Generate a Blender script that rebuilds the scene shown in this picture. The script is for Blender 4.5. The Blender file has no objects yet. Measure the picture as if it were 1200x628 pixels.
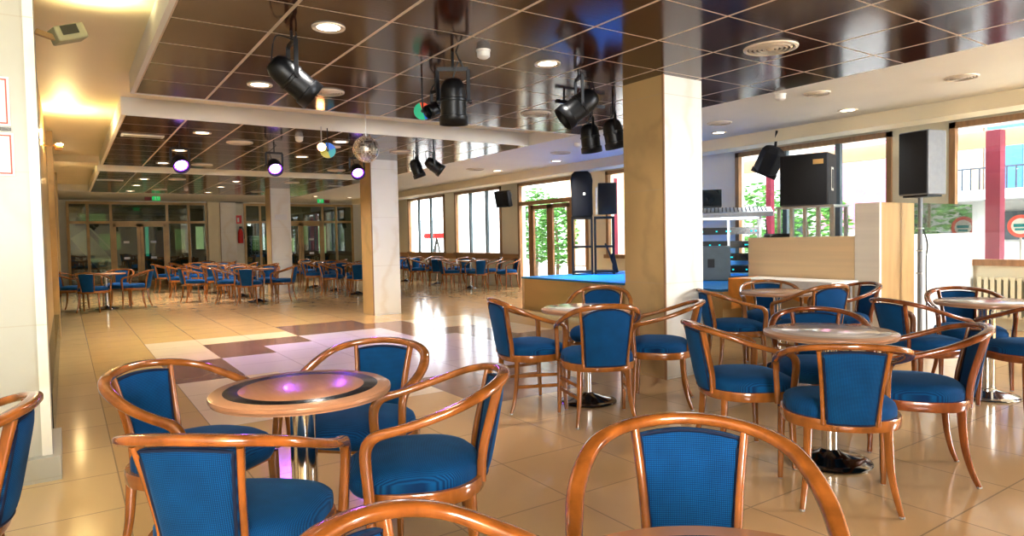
import bpy, bmesh, math, random
from mathutils import Vector, Matrix
random.seed(7)
D = bpy.data
SC = bpy.context.scene
COL = SC.collection
PI = math.pi
CEIL = 2.672          # lower ceiling
UP = 2.86             # upper ceiling beside / between the lowered panels

# ------------------------------------------------------------------ materials
def nt(name):
    m = D.materials.new(name); m.use_nodes = True
    t = m.node_tree
    for n in list(t.nodes): t.nodes.remove(n)
    o = t.nodes.new('ShaderNodeOutputMaterial')
    b = t.nodes.new('ShaderNodeBsdfPrincipled')
    t.links.new(b.outputs[0], o.inputs[0])
    return m, t, b
def col(c): return (c[0], c[1], c[2], 1.0)
def simple(name, c, rough=.5, metal=0., coat=0., noise=0., nscale=6., stretch=(1, 1, 1), emit=None, es=0., spec=None, c2=None, bump=0., coord='Object', detail=4):
    m, t, b = nt(name)
    b.inputs['Base Color'].default_value = col(c)
    b.inputs['Roughness'].default_value = rough
    b.inputs['Metallic'].default_value = metal
    b.inputs['Coat Weight'].default_value = coat
    b.inputs['Coat Roughness'].default_value = .08
    if spec is not None: b.inputs['Specular IOR Level'].default_value = spec
    if emit:
        b.inputs['Emission Color'].default_value = col(emit); b.inputs['Emission Strength'].default_value = es
    if noise or c2:
        tc = t.nodes.new('ShaderNodeTexCoord'); mp = t.nodes.new('ShaderNodeMapping')
        mp.inputs['Scale'].default_value = stretch
        t.links.new(tc.outputs[coord], mp.inputs[0])
        n = t.nodes.new('ShaderNodeTexNoise'); n.inputs['Scale'].default_value = nscale; n.inputs['Detail'].default_value = detail
        t.links.new(mp.outputs[0], n.inputs['Vector'])
        r = t.nodes.new('ShaderNodeValToRGB')
        r.color_ramp.elements[0].position = .32; r.color_ramp.elements[1].position = .68
        lo = c2 if c2 else tuple(x*(1-noise) for x in c)
        r.color_ramp.elements[0].color = col(lo); r.color_ramp.elements[1].color = col(c)
        t.links.new(n.outputs[0], r.inputs[0]); t.links.new(r.outputs[0], b.inputs['Base Color'])
        if bump:
            bp = t.nodes.new('ShaderNodeBump'); bp.inputs['Strength'].default_value = bump; bp.inputs['Distance'].default_value = .01
            t.links.new(n.outputs[0], bp.inputs['Height']); t.links.new(bp.outputs[0], b.inputs['Normal'])
    return m
def M2(t, op, a, b=None, c=None):
    n = t.nodes.new('ShaderNodeMath'); n.operation = op
    for i, v in enumerate((a, b, c)):
        if v is None: continue
        if isinstance(v, (int, float)): n.inputs[i].default_value = v
        else: t.links.new(v, n.inputs[i])
    return n.outputs[0]
def mixc(t, f, a, b):
    n = t.nodes.new('ShaderNodeMix'); n.data_type = 'RGBA'
    if isinstance(f, (int, float)): n.inputs[0].default_value = f
    else: t.links.new(f, n.inputs[0])
    for i, v in ((6, a), (7, b)):
        if isinstance(v, tuple): n.inputs[i].default_value = col(v)
        else: t.links.new(v, n.inputs[i])
    return n.outputs[2]
def xyz(t, coord='Object'):
    tc = t.nodes.new('ShaderNodeTexCoord'); s = t.nodes.new('ShaderNodeSeparateXYZ')
    t.links.new(tc.outputs[coord], s.inputs[0]); return tc.outputs[coord], s.outputs[0], s.outputs[1], s.outputs[2]
def near_line(t, x, off, pitch, w):       # 1 on a joint of width w
    a = M2(t, 'SUBTRACT', x, off); a = M2(t, 'DIVIDE', a, pitch)
    f = M2(t, 'FRACT', M2(t, 'ADD', a, 100.5)); f = M2(t, 'ABSOLUTE', M2(t, 'SUBTRACT', f, .5))
    return M2(t, 'LESS_THAN', f, w/2/pitch)
def cellrand(t, x, y, offx, offy, px, py):
    cx = M2(t, 'FLOOR', M2(t, 'DIVIDE', M2(t, 'SUBTRACT', x, offx), px))
    cy = M2(t, 'FLOOR', M2(t, 'DIVIDE', M2(t, 'SUBTRACT', y, offy), py))
    cb = t.nodes.new('ShaderNodeCombineXYZ'); t.links.new(cx, cb.inputs[0]); t.links.new(cy, cb.inputs[1])
    w = t.nodes.new('ShaderNodeTexWhiteNoise'); w.noise_dimensions = '2D'; t.links.new(cb.outputs[0], w.inputs['Vector'])
    return w.outputs['Value']
def noise(t, vec, scale, detail=3, st=None):
    if st:
        mp = t.nodes.new('ShaderNodeMapping'); mp.inputs['Scale'].default_value = st; t.links.new(vec, mp.inputs[0]); vec = mp.outputs[0]
    n = t.nodes.new('ShaderNodeTexNoise'); n.inputs['Scale'].default_value = scale; n.inputs['Detail'].default_value = detail
    t.links.new(vec, n.inputs['Vector']); return n.outputs[0]

def floor_mat():
    m, t, b = nt('floor_tiles')
    v, x, y, z = xyz(t)
    def rect(x0, x1, y0, y1):
        a = M2(t, 'MULTIPLY', M2(t, 'GREATER_THAN', x, x0), M2(t, 'LESS_THAN', x, x1))
        c = M2(t, 'MULTIPLY', M2(t, 'GREATER_THAN', y, y0), M2(t, 'LESS_THAN', y, y1))
        return M2(t, 'MULTIPLY', a, c)
    def union(rs):
        o = None
        for r in rs:
            k = rect(*r); o = k if o is None else M2(t, 'MAXIMUM', o, k)
        return o
    beige = mixc(t, noise(t, v, 1.3, 5), (.60, .39, .17), (.70, .48, .24))
    warm = mixc(t, noise(t, v, .35, 2), (.70, .50, .17), (.68, .47, .22))
    left = M2(t, 'MINIMUM', M2(t, 'MAXIMUM', M2(t, 'MULTIPLY', M2(t, 'SUBTRACT', 2.2, x), .6), 0.), 1.)
    base = mixc(t, left, beige, warm)
    strip = M2(t, 'LESS_THAN', x, .2)
    base = mixc(t, M2(t, 'MULTIPLY', strip, .6), base, (.74, .58, .30))
    rnd = cellrand(t, x, y, .2, .1, .6, .6)
    base = mixc(t, M2(t, 'MULTIPLY', rnd, .10), base, (.40, .28, .15))
    cream = mixc(t, noise(t, v, 2., 3), (.80, .64, .44), (.84, .71, .52))
    field = union([(.8, 5.6, 4.9, 9.7), (2.6, 3.8, 4.3, 10.3)])
    base = mixc(t, field, base, cream)
    lil = union([(1.4, 5.0, 6.7, 7.9), (2.0, 4.4, 6.1, 8.5), (2.6, 3.8, 5.5, 9.1), (1.7, 2.7, 5.5, 7.0), (3.6, 4.4, 5.5, 7.9)])
    base = mixc(t, lil, base, (.70, .60, .66))
    dark = union([(.8, 1.4, 6.7, 7.9), (1.4, 2.0, 7.9, 9.1), (2.0, 2.6, 8.5, 9.1), (2.6, 3.8, 9.1, 10.3), (3.8, 4.4, 7.9, 9.7), (4.4, 5.0, 6.7, 8.5), (4.4, 5.0, 5.5, 6.7), (2.6, 3.8, 4.3, 5.5), (3.8, 4.4, 4.9, 5.5), (5.0, 5.6, 6.1, 7.3)])
    brown = mixc(t, noise(t, v, 3., 5), (.24, .12, .08), (.36, .20, .14))
    base = mixc(t, dark, base, brown)
    j = M2(t, 'MAXIMUM', near_line(t, x, .2, .6, .007), near_line(t, y, .1, .6, .007))
    near = M2(t, 'LESS_THAN', M2(t, 'ADD', y, M2(t, 'MULTIPLY', x, .3)), 30.)
    base = mixc(t, M2(t, 'MULTIPLY', j, .52), base, (.16, .11, .07))
    t.links.new(base, b.inputs['Base Color'])
    rr = M2(t, 'ADD', .10, M2(t, 'MULTIPLY', noise(t, v, 5., 3), .10))
    
    rr = M2(t, 'MINIMUM', rr, M2(t, 'SUBTRACT', .5, M2(t, 'MULTIPLY', M2(t, 'MAXIMUM', field, dark), .36)))
    t.links.new(rr, b.inputs['Roughness'])
    b.inputs['Specular IOR Level'].default_value = .5
    return m

def panel_mat():
    m, t, b = nt('brown_ceiling_panels')
    v, x, y, z = xyz(t)
    g = noise(t, v, 9., 4, (.25, 4., 1.))
    base = mixc(t, g, (.042, .0085, .0025), (.072, .016, .005))
    rnd = cellrand(t, x, y, .579, 4.565, .6, .6)
    base = mixc(t, M2(t, 'MULTIPLY', rnd, .4), base, (.045, .014, .007))
    j = M2(t, 'MAXIMUM', near_line(t, x, .579, .6, .024), near_line(t, y, 4.565, .6, .015))
    base = mixc(t, j, base, (.66, .57, .46))
    t.links.new(base, b.inputs['Base Color'])
    t.links.new(M2(t, 'ADD', .13, M2(t, 'MULTIPLY', j, .3)), b.inputs['Roughness'])
    b.inputs['Specular IOR Level'].default_value = .5; b.inputs['IOR'].default_value = 1.34
    # each lacquered board sits very slightly off plane
    bp = t.nodes.new('ShaderNodeBump'); bp.inputs['Strength'].default_value = .10; bp.inputs['Distance'].default_value = .003
    t.links.new(noise(t, v, 60., 2, (.15, 1.5, 1.)), bp.inputs['Height']); t.links.new(bp.outputs[0], b.inputs['Normal'])
    return m

def marble_mat(name, a, c, vein=(.55, .42, .25)):
    m, t, b = nt(name)
    v, x, y, z = xyz(t)
    n = noise(t, v, 1.6, 6)
    w = t.nodes.new('ShaderNodeTexWave'); w.inputs['Scale'].default_value = .7; w.inputs['Distortion'].default_value = 14.; w.inputs['Detail'].default_value = 5.
    t.links.new(v, w.inputs['Vector'])
    base = mixc(t, n, a, c)
    vv = M2(t, 'MULTIPLY', M2(t, 'POWER', w.outputs['Fac'], 6.), .30)
    base = mixc(t, vv, base, vein)
    j = near_line(t, z, 0.02, .83, .006)
    base = mixc(t, M2(t, 'MULTIPLY', j, .35), base, (.45, .40, .32))
    t.links.new(base, b.inputs['Base Color']); b.inputs['Roughness'].default_value = .33
    return m

def fabric_mat(name, ax=0, ay=2):
    m, t, b = nt(name)
    v, x, y, z = xyz(t); c = (x, y, z)
    k = 2*PI/.0048
    s1 = M2(t, 'SINE', M2(t, 'MULTIPLY', c[ax], k)); s2 = M2(t, 'SINE', M2(t, 'MULTIPLY', c[ay] if ay == 2 else M2(t, 'ADD', y, z), k))
    w = M2(t, 'MULTIPLY', M2(t, 'ADD', s1, 1.), M2(t, 'ADD', s2, 1.)); w = M2(t, 'MULTIPLY', w, .33)
    n = noise(t, v, 14., 4)
    a = mixc(t, n, (.001, .018, .080), (.0015, .042, .16))
    d = mixc(t, n, (.002, .095, .27), (.004, .165, .43))
    base = mixc(t, M2(t, 'MINIMUM', w, 1.), a, d)
    t.links.new(base, b.inputs['Base Color'])
    b.inputs['Roughness'].default_value = .85; b.inputs['Specular IOR Level'].default_value = .25
    b.inputs['Sheen Weight'].default_value = .12; b.inputs['Sheen Roughness'].default_value = .4; b.inputs['Sheen Tint'].default_value = (.3, .6, 1, 1)
    bp = t.nodes.new('ShaderNodeBump'); bp.inputs['Strength'].default_value = .12; bp.inputs['Distance'].default_value = .001
    t.links.new(w, bp.inputs['Height']); t.links.new(bp.outputs[0], b.inputs['Normal'])
    return m

def top_mat(name, centre, centre2, ring, rim, r0=.245, r1=.30, rough=.12, nsc=60.):
    m, t, b = nt(name)
    v, x, y, z = xyz(t)
    r = M2(t, 'SQRT', M2(t, 'ADD', M2(t, 'MULTIPLY', x, x), M2(t, 'MULTIPLY', y, y)))
    inr = M2(t, 'MULTIPLY', M2(t, 'GREATER_THAN', r, r0), M2(t, 'LESS_THAN', r, r1))
    cen = mixc(t, noise(t, v, nsc, 3, (1, .12, 1)), centre, centre2)
    base = mixc(t, M2(t, 'GREATER_THAN', r, r1), cen, rim)
    base = mixc(t, inr, base, ring)
    t.links.new(base, b.inputs['Base Color']); b.inputs['Roughness'].default_value = rough
    b.inputs['Coat Weight'].default_value = .15; b.inputs['Coat Roughness'].default_value = .1
    return m

def glass_mat(name, tint=(1, 1, 1), refl=.12, rough=0.0):
    m = D.materials.new(name); m.use_nodes = True; t = m.node_tree
    for n in list(t.nodes): t.nodes.remove(n)
    o = t.nodes.new('ShaderNodeOutputMaterial'); mx = t.nodes.new('ShaderNodeMixShader')
    tr = t.nodes.new('ShaderNodeBsdfTransparent'); tr.inputs[0].default_value = col(tint)
    gl = t.nodes.new('ShaderNodeBsdfGlossy'); gl.inputs['Roughness'].default_value = rough
    lw = t.nodes.new('ShaderNodeLayerWeight'); lw.inputs[0].default_value = .5
    f = M2(t, 'MINIMUM', M2(t, 'ADD', refl, M2(t, 'MULTIPLY', M2(t, 'POWER', lw.outputs['Facing'], 4.), .6)), 1.)
    t.links.new(f, mx.inputs[0]); t.links.new(tr.outputs[0], mx.inputs[1]); t.links.new(gl.outputs[0], mx.inputs[2])
    t.links.new(mx.outputs[0], o.inputs[0]); return m

WOODS = dict(noise=.42, nscale=2.2, stretch=(7, 7, 2.5), coat=.7)
Mt = dict(
    floor=floor_mat(), panel=panel_mat(),
    white=simple('white_plaster', (.82, .84, .82), .6, noise=.04, nscale=2),
    cream=simple('cream_plaster', (.80, .74, .56), .6, noise=.06, nscale=1.5),
    yellow=simple('warm_yellow_plaster', (.88, .82, .60), .55, noise=.06, nscale=1.),
    beigewall=simple('beige_wall', (.86, .81, .64), .55, noise=.06, nscale=1.2),
    backwhite=simple('off_white_wall', (.78, .78, .70), .6, noise=.05),
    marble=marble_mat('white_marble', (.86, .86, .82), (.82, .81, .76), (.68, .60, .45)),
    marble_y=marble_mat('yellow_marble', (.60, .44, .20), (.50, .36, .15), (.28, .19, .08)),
    gmarble=marble_mat('worn_grey_marble', (.58, .59, .54), (.48, .48, .43), (.50, .46, .36)),
    wood=simple('honey_wood', (.38, .138, .021), .19, c2=(.23, .074, .010), **{k: v for k, v in WOODS.items() if k != 'noise'}),
    woodd=simple('red_brown_wood', (.30, .080, .014), .19, c2=(.17, .042, .007), **{k: v for k, v in WOODS.items() if k != 'noise'}),
    frame=simple('window_frame_wood', (.42, .24, .11), .4, noise=.3, nscale=4, stretch=(6, 6, 1)),
    goldframe=simple('gold_brown_frame', (.50, .33, .12), .35, noise=.25, nscale=4, metal=.2),
    rail=simple('wall_rail_wood', (.52, .28, .10), .35, noise=.3, nscale=3, stretch=(1, .3, 6)),
    ply=simple('light_plywood', (.86, .68, .42), .42, noise=.10, nscale=3, stretch=(1, .2, 5), detail=6),
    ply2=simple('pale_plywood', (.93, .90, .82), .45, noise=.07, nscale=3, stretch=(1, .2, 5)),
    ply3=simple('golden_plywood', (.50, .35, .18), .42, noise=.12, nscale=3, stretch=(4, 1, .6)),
    stagewood=simple('stage_plywood', (.62, .42, .16), .35, noise=.15, nscale=2.5, stretch=(1, .4, 2)),
    stageblue=simple('blue_stage_carpet', (.02, .22, .52), .7, noise=.2, nscale=30),
    piping=simple('navy_piping', (.004, .012, .05), .8, noise=.2, nscale=40),
    fabv=fabric_mat('blue_weave_upright', 0, 2), fabh=fabric_mat('blue_weave_flat', 0, 1),
    chrome=simple('chrome', (.75, .76, .78), .12, metal=1., noise=.08, nscale=9),
    darkchrome=simple('dark_chrome', (.30, .27, .24), .12, metal=1., noise=.25, nscale=9),
    alu=simple('brushed_aluminium', (.62, .64, .67), .35, metal=.8, noise=.1, nscale=20),
    black=simple('black_paint', (.003, .0035, .005), .40, noise=.2, nscale=10),
    blackm=simple('matt_black_cloth', (.006, .007, .012), .75, noise=.3, nscale=20),
    grille=simple('speaker_grille', (.003, .003, .005), .7, noise=.6, nscale=200),
    cabside=simple('grey_cabinet_side', (.045, .045, .055), .45, noise=.2, nscale=30),
    cablight=simple('pale_grey_cabinet_side', (.24, .25, .27), .4, noise=.1, nscale=20),
    greycase=simple('blue_grey_case', (.16, .20, .22), .45, noise=.15, nscale=8),
    glide=simple('steel_glide', (.5, .5, .5), .3, metal=.8, noise=.1),
    red=simple('red_enamel', (.70, .02, .02), .35, noise=.1),
    redframe=simple('coral_red_line', (.80, .16, .12), .5, noise=.05),
    paper=simple('white_card', (.82, .83, .84), .45, noise=.03),
    plastic=simple('white_plastic', (.80, .80, .78), .35, noise=.04),
    vent=simple('vent_cream_metal', (.72, .66, .56), .4, noise=.08),
    ventd=simple('vent_shadow', (.20, .16, .12), .6, noise=.1),
    lamp_on=simple('lit_lamp', (1, .95, .85), .3, emit=(1, .86, .66), es=5., noise=.02),
    star=simple('bright_wall_bulb', (1, .9, .7), .3, emit=(1, .80, .45), es=60., noise=.02),
    orange_on=simple('orange_white_bulb', (1, .8, .6), .3, emit=(1, .45, .18), es=14., noise=.02),
    purple_on=simple('purple_led_glow', (.5, .2, 1), .3, emit=(.25, .02, 1.), es=2.2, noise=.02),
    led_on=simple('white_violet_led', (.9, .8, 1), .3, emit=(.85, .55, 1.), es=3., noise=.02),
    greenexit=simple('green_exit_sign', (.02, .35, .10), .4, emit=(.02, .45, .12), es=.5, noise=.05),
    maroon=simple('maroon_sign', (.16, .01, .02), .5, noise=.05),
    burg=simple('burgundy_post', (.22, .02, .05), .4, noise=.2, nscale=3, stretch=(1, 1, .3)),
    orangecloth=simple('orange_cloth', (.85, .36, .05), .8, noise=.2, nscale=8),
    whitecloth=simple('white_cloth', (.80, .79, .76), .8, noise=.05, nscale=8),
    radiator=simple('radiator_cream', (.72, .67, .52), .4, noise=.05),
    lowdark=simple('dark_glossy_strip', (.06, .055, .03), .12, noise=.5, nscale=3, stretch=(1, 1, .3)),
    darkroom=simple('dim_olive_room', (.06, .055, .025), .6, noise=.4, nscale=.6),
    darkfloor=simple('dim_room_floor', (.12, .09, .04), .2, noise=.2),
    out_white=simple('sunlit_white_render', (.50, .49, .47), .8, noise=.05),
    out_pink=simple('pink_render', (.50, .20, .30), .8, noise=.1),
    out_blue=simple('blue_render', (.10, .22, .45), .8, noise=.1),
    out_cream=simple('peach_render', (.50, .34, .22), .8, noise=.06),
    out_dark=simple('dark_window_outside', (.06, .07, .08), .2, noise=.2),
    out_ground=simple('pale_paving', (.58, .56, .52), .7, noise=.08, nscale=3),
    teal=simple('teal_panel', (.03, .38, .42), .5, noise=.15),
    leaf=simple('garden_leaf', (.16, .34, .06), .55, c2=(.05, .16, .03), nscale=8),
    bark=simple('bark', (.22, .14, .08), .8, noise=.4),
    glass=glass_mat('window_glass', (.97, .98, .98), .04),
    dglass=glass_mat('dark_tinted_glass', (.50, .56, .40), .13),
    pglass=glass_mat('partition_glass', (.45, .48, .46), .34),
    frost=simple('frosted_white_panel', (.74, .76, .77), .22, noise=.04, nscale=2, coat=.4),
    c_red=simple('colour_filter_red', (.75, .10, .03), .3, emit=(.8, .10, .02), es=.25, noise=.05),
    c_green=simple('colour_filter_green', (.02, .40, .22), .3, emit=(.02, .5, .25), es=.2, noise=.05),
    c_blue=simple('colour_filter_blue', (.02, .14, .60), .3, emit=(.02, .2, .8), es=.2, noise=.05),
    c_yellow=simple('colour_filter_yellow', (.50, .45, .04), .3, emit=(.5, .45, .03), es=.2, noise=.05),
    c_teal=simple('colour_filter_teal', (.02, .35, .40), .3, emit=(.02, .4, .45), es=.2, noise=.05),
    floodcase=simple('olive_beige_case', (.36, .34, .18), .5, noise=.1),
    screen=simple('dark_screen', (.01, .014, .02), .15, noise=.1),
    cyanlight=simple('cyan_gear_glow', (.02, .5, .55), .4, emit=(.05, .8, .85), es=.5, noise=.1),
    tabletop1=top_mat('pinkish_wood_top', (.60, .32, .18), (.50, .25, .13), (.012, .010, .012), (.55, .32, .19), r0=.226, r1=.277, rough=.26),
    tabletop4=top_mat('light_wood_top', (.72, .46, .27), (.64, .38, .21), (.60, .36, .20), (.60, .36, .20), rough=.2),
    tabletop2=top_mat('speckled_painted_sheen_top', (.88, .82, .76), (.72, .64, .58), (.60, .52, .45), (.62, .40, .26), rough=.12, nsc=120.),  # real speckle; paleness imitates ceiling and window reflections, put into the colour
    tabletop0=top_mat('dark_centre_top', (.05, .035, .03), (.03, .02, .02), (.012, .010, .012), (.56, .30, .16)),
    rim=simple('pale_wood_rim', (.50, .27, .14), .3, noise=.15, nscale=8, coat=.4),
    oakdoor=simple('door_wood', (.36, .20, .09), .4, noise=.3, nscale=4, stretch=(6, 6, 1)),
)
def mirror_ball_mat():
    m, t, b = nt('mirror_tiles')
    v, x, y, z = xyz(t)
    ang = M2(t, 'ARCTAN2', y, x); el = M2(t, 'ARCSINE', M2(t, 'MINIMUM', M2(t, 'MAXIMUM', M2(t, 'DIVIDE', z, .151), -1.), 1.))
    r = cellrand(t, ang, el, 0., 0., .16, .13)
    j = M2(t, 'MAXIMUM', near_line(t, ang, 0., .16, .02), near_line(t, el, 0., .13, .016))
    base = mixc(t, r, (.55, .53, .50), (1, .99, .95)); base = mixc(t, j, base, (.25, .22, .18))
    t.links.new(base, b.inputs['Base Color']); b.inputs['Metallic'].default_value = .75
    t.links.new(M2(t, 'ADD', .15, M2(t, 'MULTIPLY', r, .35)), b.inputs['Roughness'])
    return m
Mt['mirror'] = mirror_ball_mat()

# ------------------------------------------------------------------ mesh helpers
class MB:
    def __init__(s): s.bm = bmesh.new()
    def box(s, x0, x1, y0, y1, z0, z1, mat=None):
        vs = [s.bm.verts.new((x, y, z)) for x in (x0, x1) for y in (y0, y1) for z in (z0, z1)]
        for f in ((0, 1, 3, 2), (4, 6, 7, 5), (0, 4, 5, 1), (2, 3, 7, 6), (0, 2, 6, 4), (1, 5, 7, 3)):
            fc = s.bm.faces.new([vs[i] for i in f])
            if mat is not None: fc.material_index = mat
        return s
    def obox(s, c, half, rot):      # oriented box, rot = 3x3
        c = Vector(c); vs = []
        for i in (-1, 1):
            for j in (-1, 1):
                for k in (-1, 1):
                    vs.append(s.bm.verts.new(c + rot @ Vector((i*half[0], j*half[1], k*half[2]))))
        for f in ((0, 1, 3, 2), (4, 6, 7, 5), (0, 4, 5, 1), (2, 3, 7, 6), (0, 2, 6, 4), (1, 5, 7, 3)): s.bm.faces.new([vs[i] for i in f])
        return s
    def bar(s, a, b, w, h=None):
        a, b = Vector(a), Vector(b); d = b-a; L = d.length
        q = d.to_track_quat('Z', 'Y').to_matrix()
        return s.obox((a+b)/2, (w/2, (h or w)/2, L/2), q)
    def lathe(s, prof, n=24, c=(0, 0, 0), rot=None, cap=True):
        c = Vector(c); rings = []
        for r, z in prof:
            ring = []
            for i in range(n):
                a = 2*PI*i/n; p = Vector((r*math.cos(a), r*math.sin(a), z))
                if rot is not None: p = rot @ p
                ring.append(s.bm.verts.new(c+p))
            rings.append(ring)
        for k in range(len(rings)-1):
            for i in range(n):
                j = (i+1) % n
                s.bm.faces.new((rings[k][i], rings[k][j], rings[k+1][j], rings[k+1][i]))
        if cap:
            s.bm.faces.new(rings[0][::-1]); s.bm.faces.new(rings[-1])
        return s
    def tube(s, pts, r, n=8):
        pts = [Vector(p) for p in pts]; rings = []
        for i, p in enumerate(pts):
            T = (pts[min(i+1, len(pts)-1)] - pts[max(i-1, 0)]).normalized()
            ref = Vector((0, 0, 1)) if abs(T.z) < .9 else Vector((1, 0, 0))
            a = T.cross(ref).normalized(); b = a.cross(T)
            rr = r[i] if isinstance(r, (list, tuple)) else r
            rings.append([s.bm.verts.new(p + a*rr*math.cos(2*PI*k/n) + b*rr*math.sin(2*PI*k/n)) for k in range(n)])
        for k in range(len(rings)-1):
            for i in range(n):
                j = (i+1) % n; s.bm.faces.new((rings[k][i], rings[k][j], rings[k+1][j], rings[k+1][i]))
        s.bm.faces.new(rings[0][::-1]); s.bm.faces.new(rings[-1]); return s
    def sweep(s, pts, refs, ws, hs, n=12, p=3.2):
        """section w along ref, h across it"""
        rings = []
        N = len(pts)
        for i in range(N):
            P = pts[i]; T = (pts[min(i+1, N-1)] - pts[max(i-1, 0)]).normalized()
            a = refs[i] - T*refs[i].dot(T); a.normalize(); b = T.cross(a)
            ring = []
            for k in range(n):
                th = 2*PI*(k+.5)/n; c, q = math.cos(th), math.sin(th)
                cx = math.copysign(abs(c)**(2/p), c); cy = math.copysign(abs(q)**(2/p), q)
                ring.append(s.bm.verts.new(P + a*cx*ws[i]/2 + b*cy*hs[i]/2))
            rings.append(ring)
        for k in range(N-1):
            for i in range(n):
                j = (i+1) % n; s.bm.faces.new((rings[k][i], rings[k][j], rings[k+1][j], rings[k+1][i]))
        s.bm.faces.new(rings[0][::-1]); s.bm.faces.new(rings[-1]); return s
    def mesh(s, name, mats, smooth=True, angle=40):
        bmesh.ops.recalc_face_normals(s.bm, faces=s.bm.faces)
        me = D.meshes.new(name); s.bm.to_mesh(me); s.bm.free()
        for m in (mats if isinstance(mats, (list, tuple)) else [mats]): me.materials.append(m)
        if smooth:
            me.polygons.foreach_set('use_smooth', [True]*len(me.polygons))
            me.set_sharp_from_angle(angle=math.radians(angle))
        return me
    def obj(s, name, mats, parent=None, smooth=True, angle=40, loc=None, bevel=0):
        me = s.mesh(name, mats, smooth, angle)
        o = D.objects.new(name, me); COL.objects.link(o)
        if parent: o.parent = parent
        if loc: o.location = loc
        if bevel:
            b = o.modifiers.new('bevel', 'BEVEL'); b.width = bevel; b.segments = 2; b.limit_method = 'ANGLE'
        return o
def tag(o, label=None, cat=None, group=None, kind=None):
    if label: o['label'] = label
    if cat: o['category'] = cat
    if group: o['group'] = group
    if kind: o['kind'] = kind
    return o
def empty(name, loc=(0, 0, 0), rz=0., rot=None):
    o = D.objects.new(name, None); COL.objects.link(o); o.location = loc
    o.rotation_euler = rot if rot else (0, 0, rz); o.empty_display_size = .05
    return o
def struct(name, mb, mat, **k):
    o = mb.obj(name, mat, smooth=k.pop('smooth', False), **k); o['kind'] = 'structure'; return o
def cr(ctrl, sub):
    """Catmull-Rom through tuples of any length"""
    out = []; n = len(ctrl)
    for i in range(n-1):
        p0, p1, p2, p3 = ctrl[max(i-1, 0)], ctrl[i], ctrl[i+1], ctrl[min(i+2, n-1)]
        for k in range(sub):
            u = k/sub
            out.append(tuple(.5*((2*b) + (-a+c)*u + (2*a-5*b+4*c-d)*u*u + (-a+3*b-3*c+d)*u**3) for a, b, c, d in zip(p0, p1, p2, p3)))
    out.append(tuple(ctrl[-1])); return out
def copy_thing(root, loc, rz, label, group=None, depth=2):
    r = root.copy(); COL.objects.link(r); r.location = loc; r.rotation_euler = (root.rotation_euler[0], root.rotation_euler[1], rz); r['label'] = label
    if group: r['group'] = group
    for ch in list(root.children):
        c = ch.copy(); COL.objects.link(c); c.parent = r
        if depth > 1:
            for g in ch.children:
                d = g.copy(); COL.objects.link(d); d.parent = c
    return r

# ================================================================== ROOM SHELL
XR = 9.85            # window wall plane
YB = 24.0            # glass doors at the far end
YN = -3.2            # behind the camera
XL = -.10
struct('floor', MB().box(-1.6, XR+.25, YN, YB+.1, -.1, 0), Mt['floor'])
struct('ceiling', MB().box(-1.6, XR+.3, YN, YB+.1, UP, UP+.1), Mt['yellow'])
# lowered brown panels and white surround
for i, (y0, y1) in enumerate(((-3.2, 6.985), (8.19, 13.32), (14.42, 20.0))):
    o = struct('ceiling_panel' if i == 0 else 'ceiling_panel.%03d' % i, MB().box(.579, 5.86, y0, y1, CEIL, CEIL+.03), Mt['panel'])
    f = MB()
    f.box(.545, .579, y0, y1, CEIL-.004, UP)                       # cove fascia
    f.box(.545, 5.86, y1, y1+.02, CEIL-.004, UP); f.box(.545, 5.86, y0-.02, y0, CEIL-.004, UP)
    f.obj('fascia', Mt['white'], o, smooth=False)
struct('ceiling_soffit_right', MB().box(5.86, 7.95, YN, 21.2, CEIL, UP), Mt['white'])
struct('ceiling_soffit_far', MB().box(-.1, XR, 20.02, 20.6, CEIL+.02, UP), Mt['white'])
struct('ceiling_soffit_back', MB().box(-.1, XR, 20.6, YB, CEIL+.035, UP), Mt['white'])
struct('ceiling_beam_right', MB().box(7.95, 8.32, YN, 21.2, 2.51, UP), Mt['beigewall'])
struct('ceiling_beam_edge', MB().box(8.32, XR, YN, 21.2, 2.735, UP), Mt['white'])
for y in (13.9,):
    struct('ceiling_beam_cross', MB().box(-.1, .545, y-.2, y+.2, 2.74, UP), Mt['cream'])

# left wall and its pillar
struct('wall_left', MB().box(-1.6, -.16, 4.95, YB, 0, UP), Mt['marble_y'])
struct('wall_left_near', MB().box(-1.7, -1.6, YN, YB, 0, UP), Mt['backwhite'])
struct('wall_near', MB().box(-1.6, XR+.2, YN-.1, YN, 0, UP), Mt['backwhite'])
lp = struct('pillar_left', MB().box(-1.6, -.105, 4.43, 5.03, 0, UP), Mt['gmarble'])
struct('trim_pillar_left', MB().box(-.145, -.098, 4.42, 4.432, .12, UP), Mt['marble'])
struct('baseboard_pillar_left', MB().box(-1.6, -.06, 4.36, 5.05, 0, .13), Mt['gmarble'])
for y0, y1 in ((5.05, 11.0), (11.07, 17.0), (17.1, 23.9)):
    struct('baseboard_left' if y0 < 6 else 'baseboard_left.001' if y0 < 12 else 'baseboard_left.002',
           MB().box(-.16, -.10, y0, y1, .0, .35), Mt['lowdark'])
for i, y in enumerate((11.0, 17.0)):
    struct('pillar_left.%03d' % (i+1), MB().box(-.4, -.09, y, y+.5, 0, UP), Mt['marble_y'])

# pillars in the room: white face to the camera, yellow veined face to the left
for i, y in enumerate((4.04, 10.68, 17.32, 23.86)):
    mb = MB(); mb.box(4.35, 4.85, y, y+.5, 0, CEIL+.01)
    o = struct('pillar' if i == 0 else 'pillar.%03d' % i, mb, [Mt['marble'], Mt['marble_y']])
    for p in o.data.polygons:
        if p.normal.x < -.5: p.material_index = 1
    o['kind'] = 'structure'
    t = MB().box(4.338, 4.352, y-.012, y+.006, 0, CEIL).obj('corner_bead', Mt['frame'], o, smooth=False)

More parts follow.
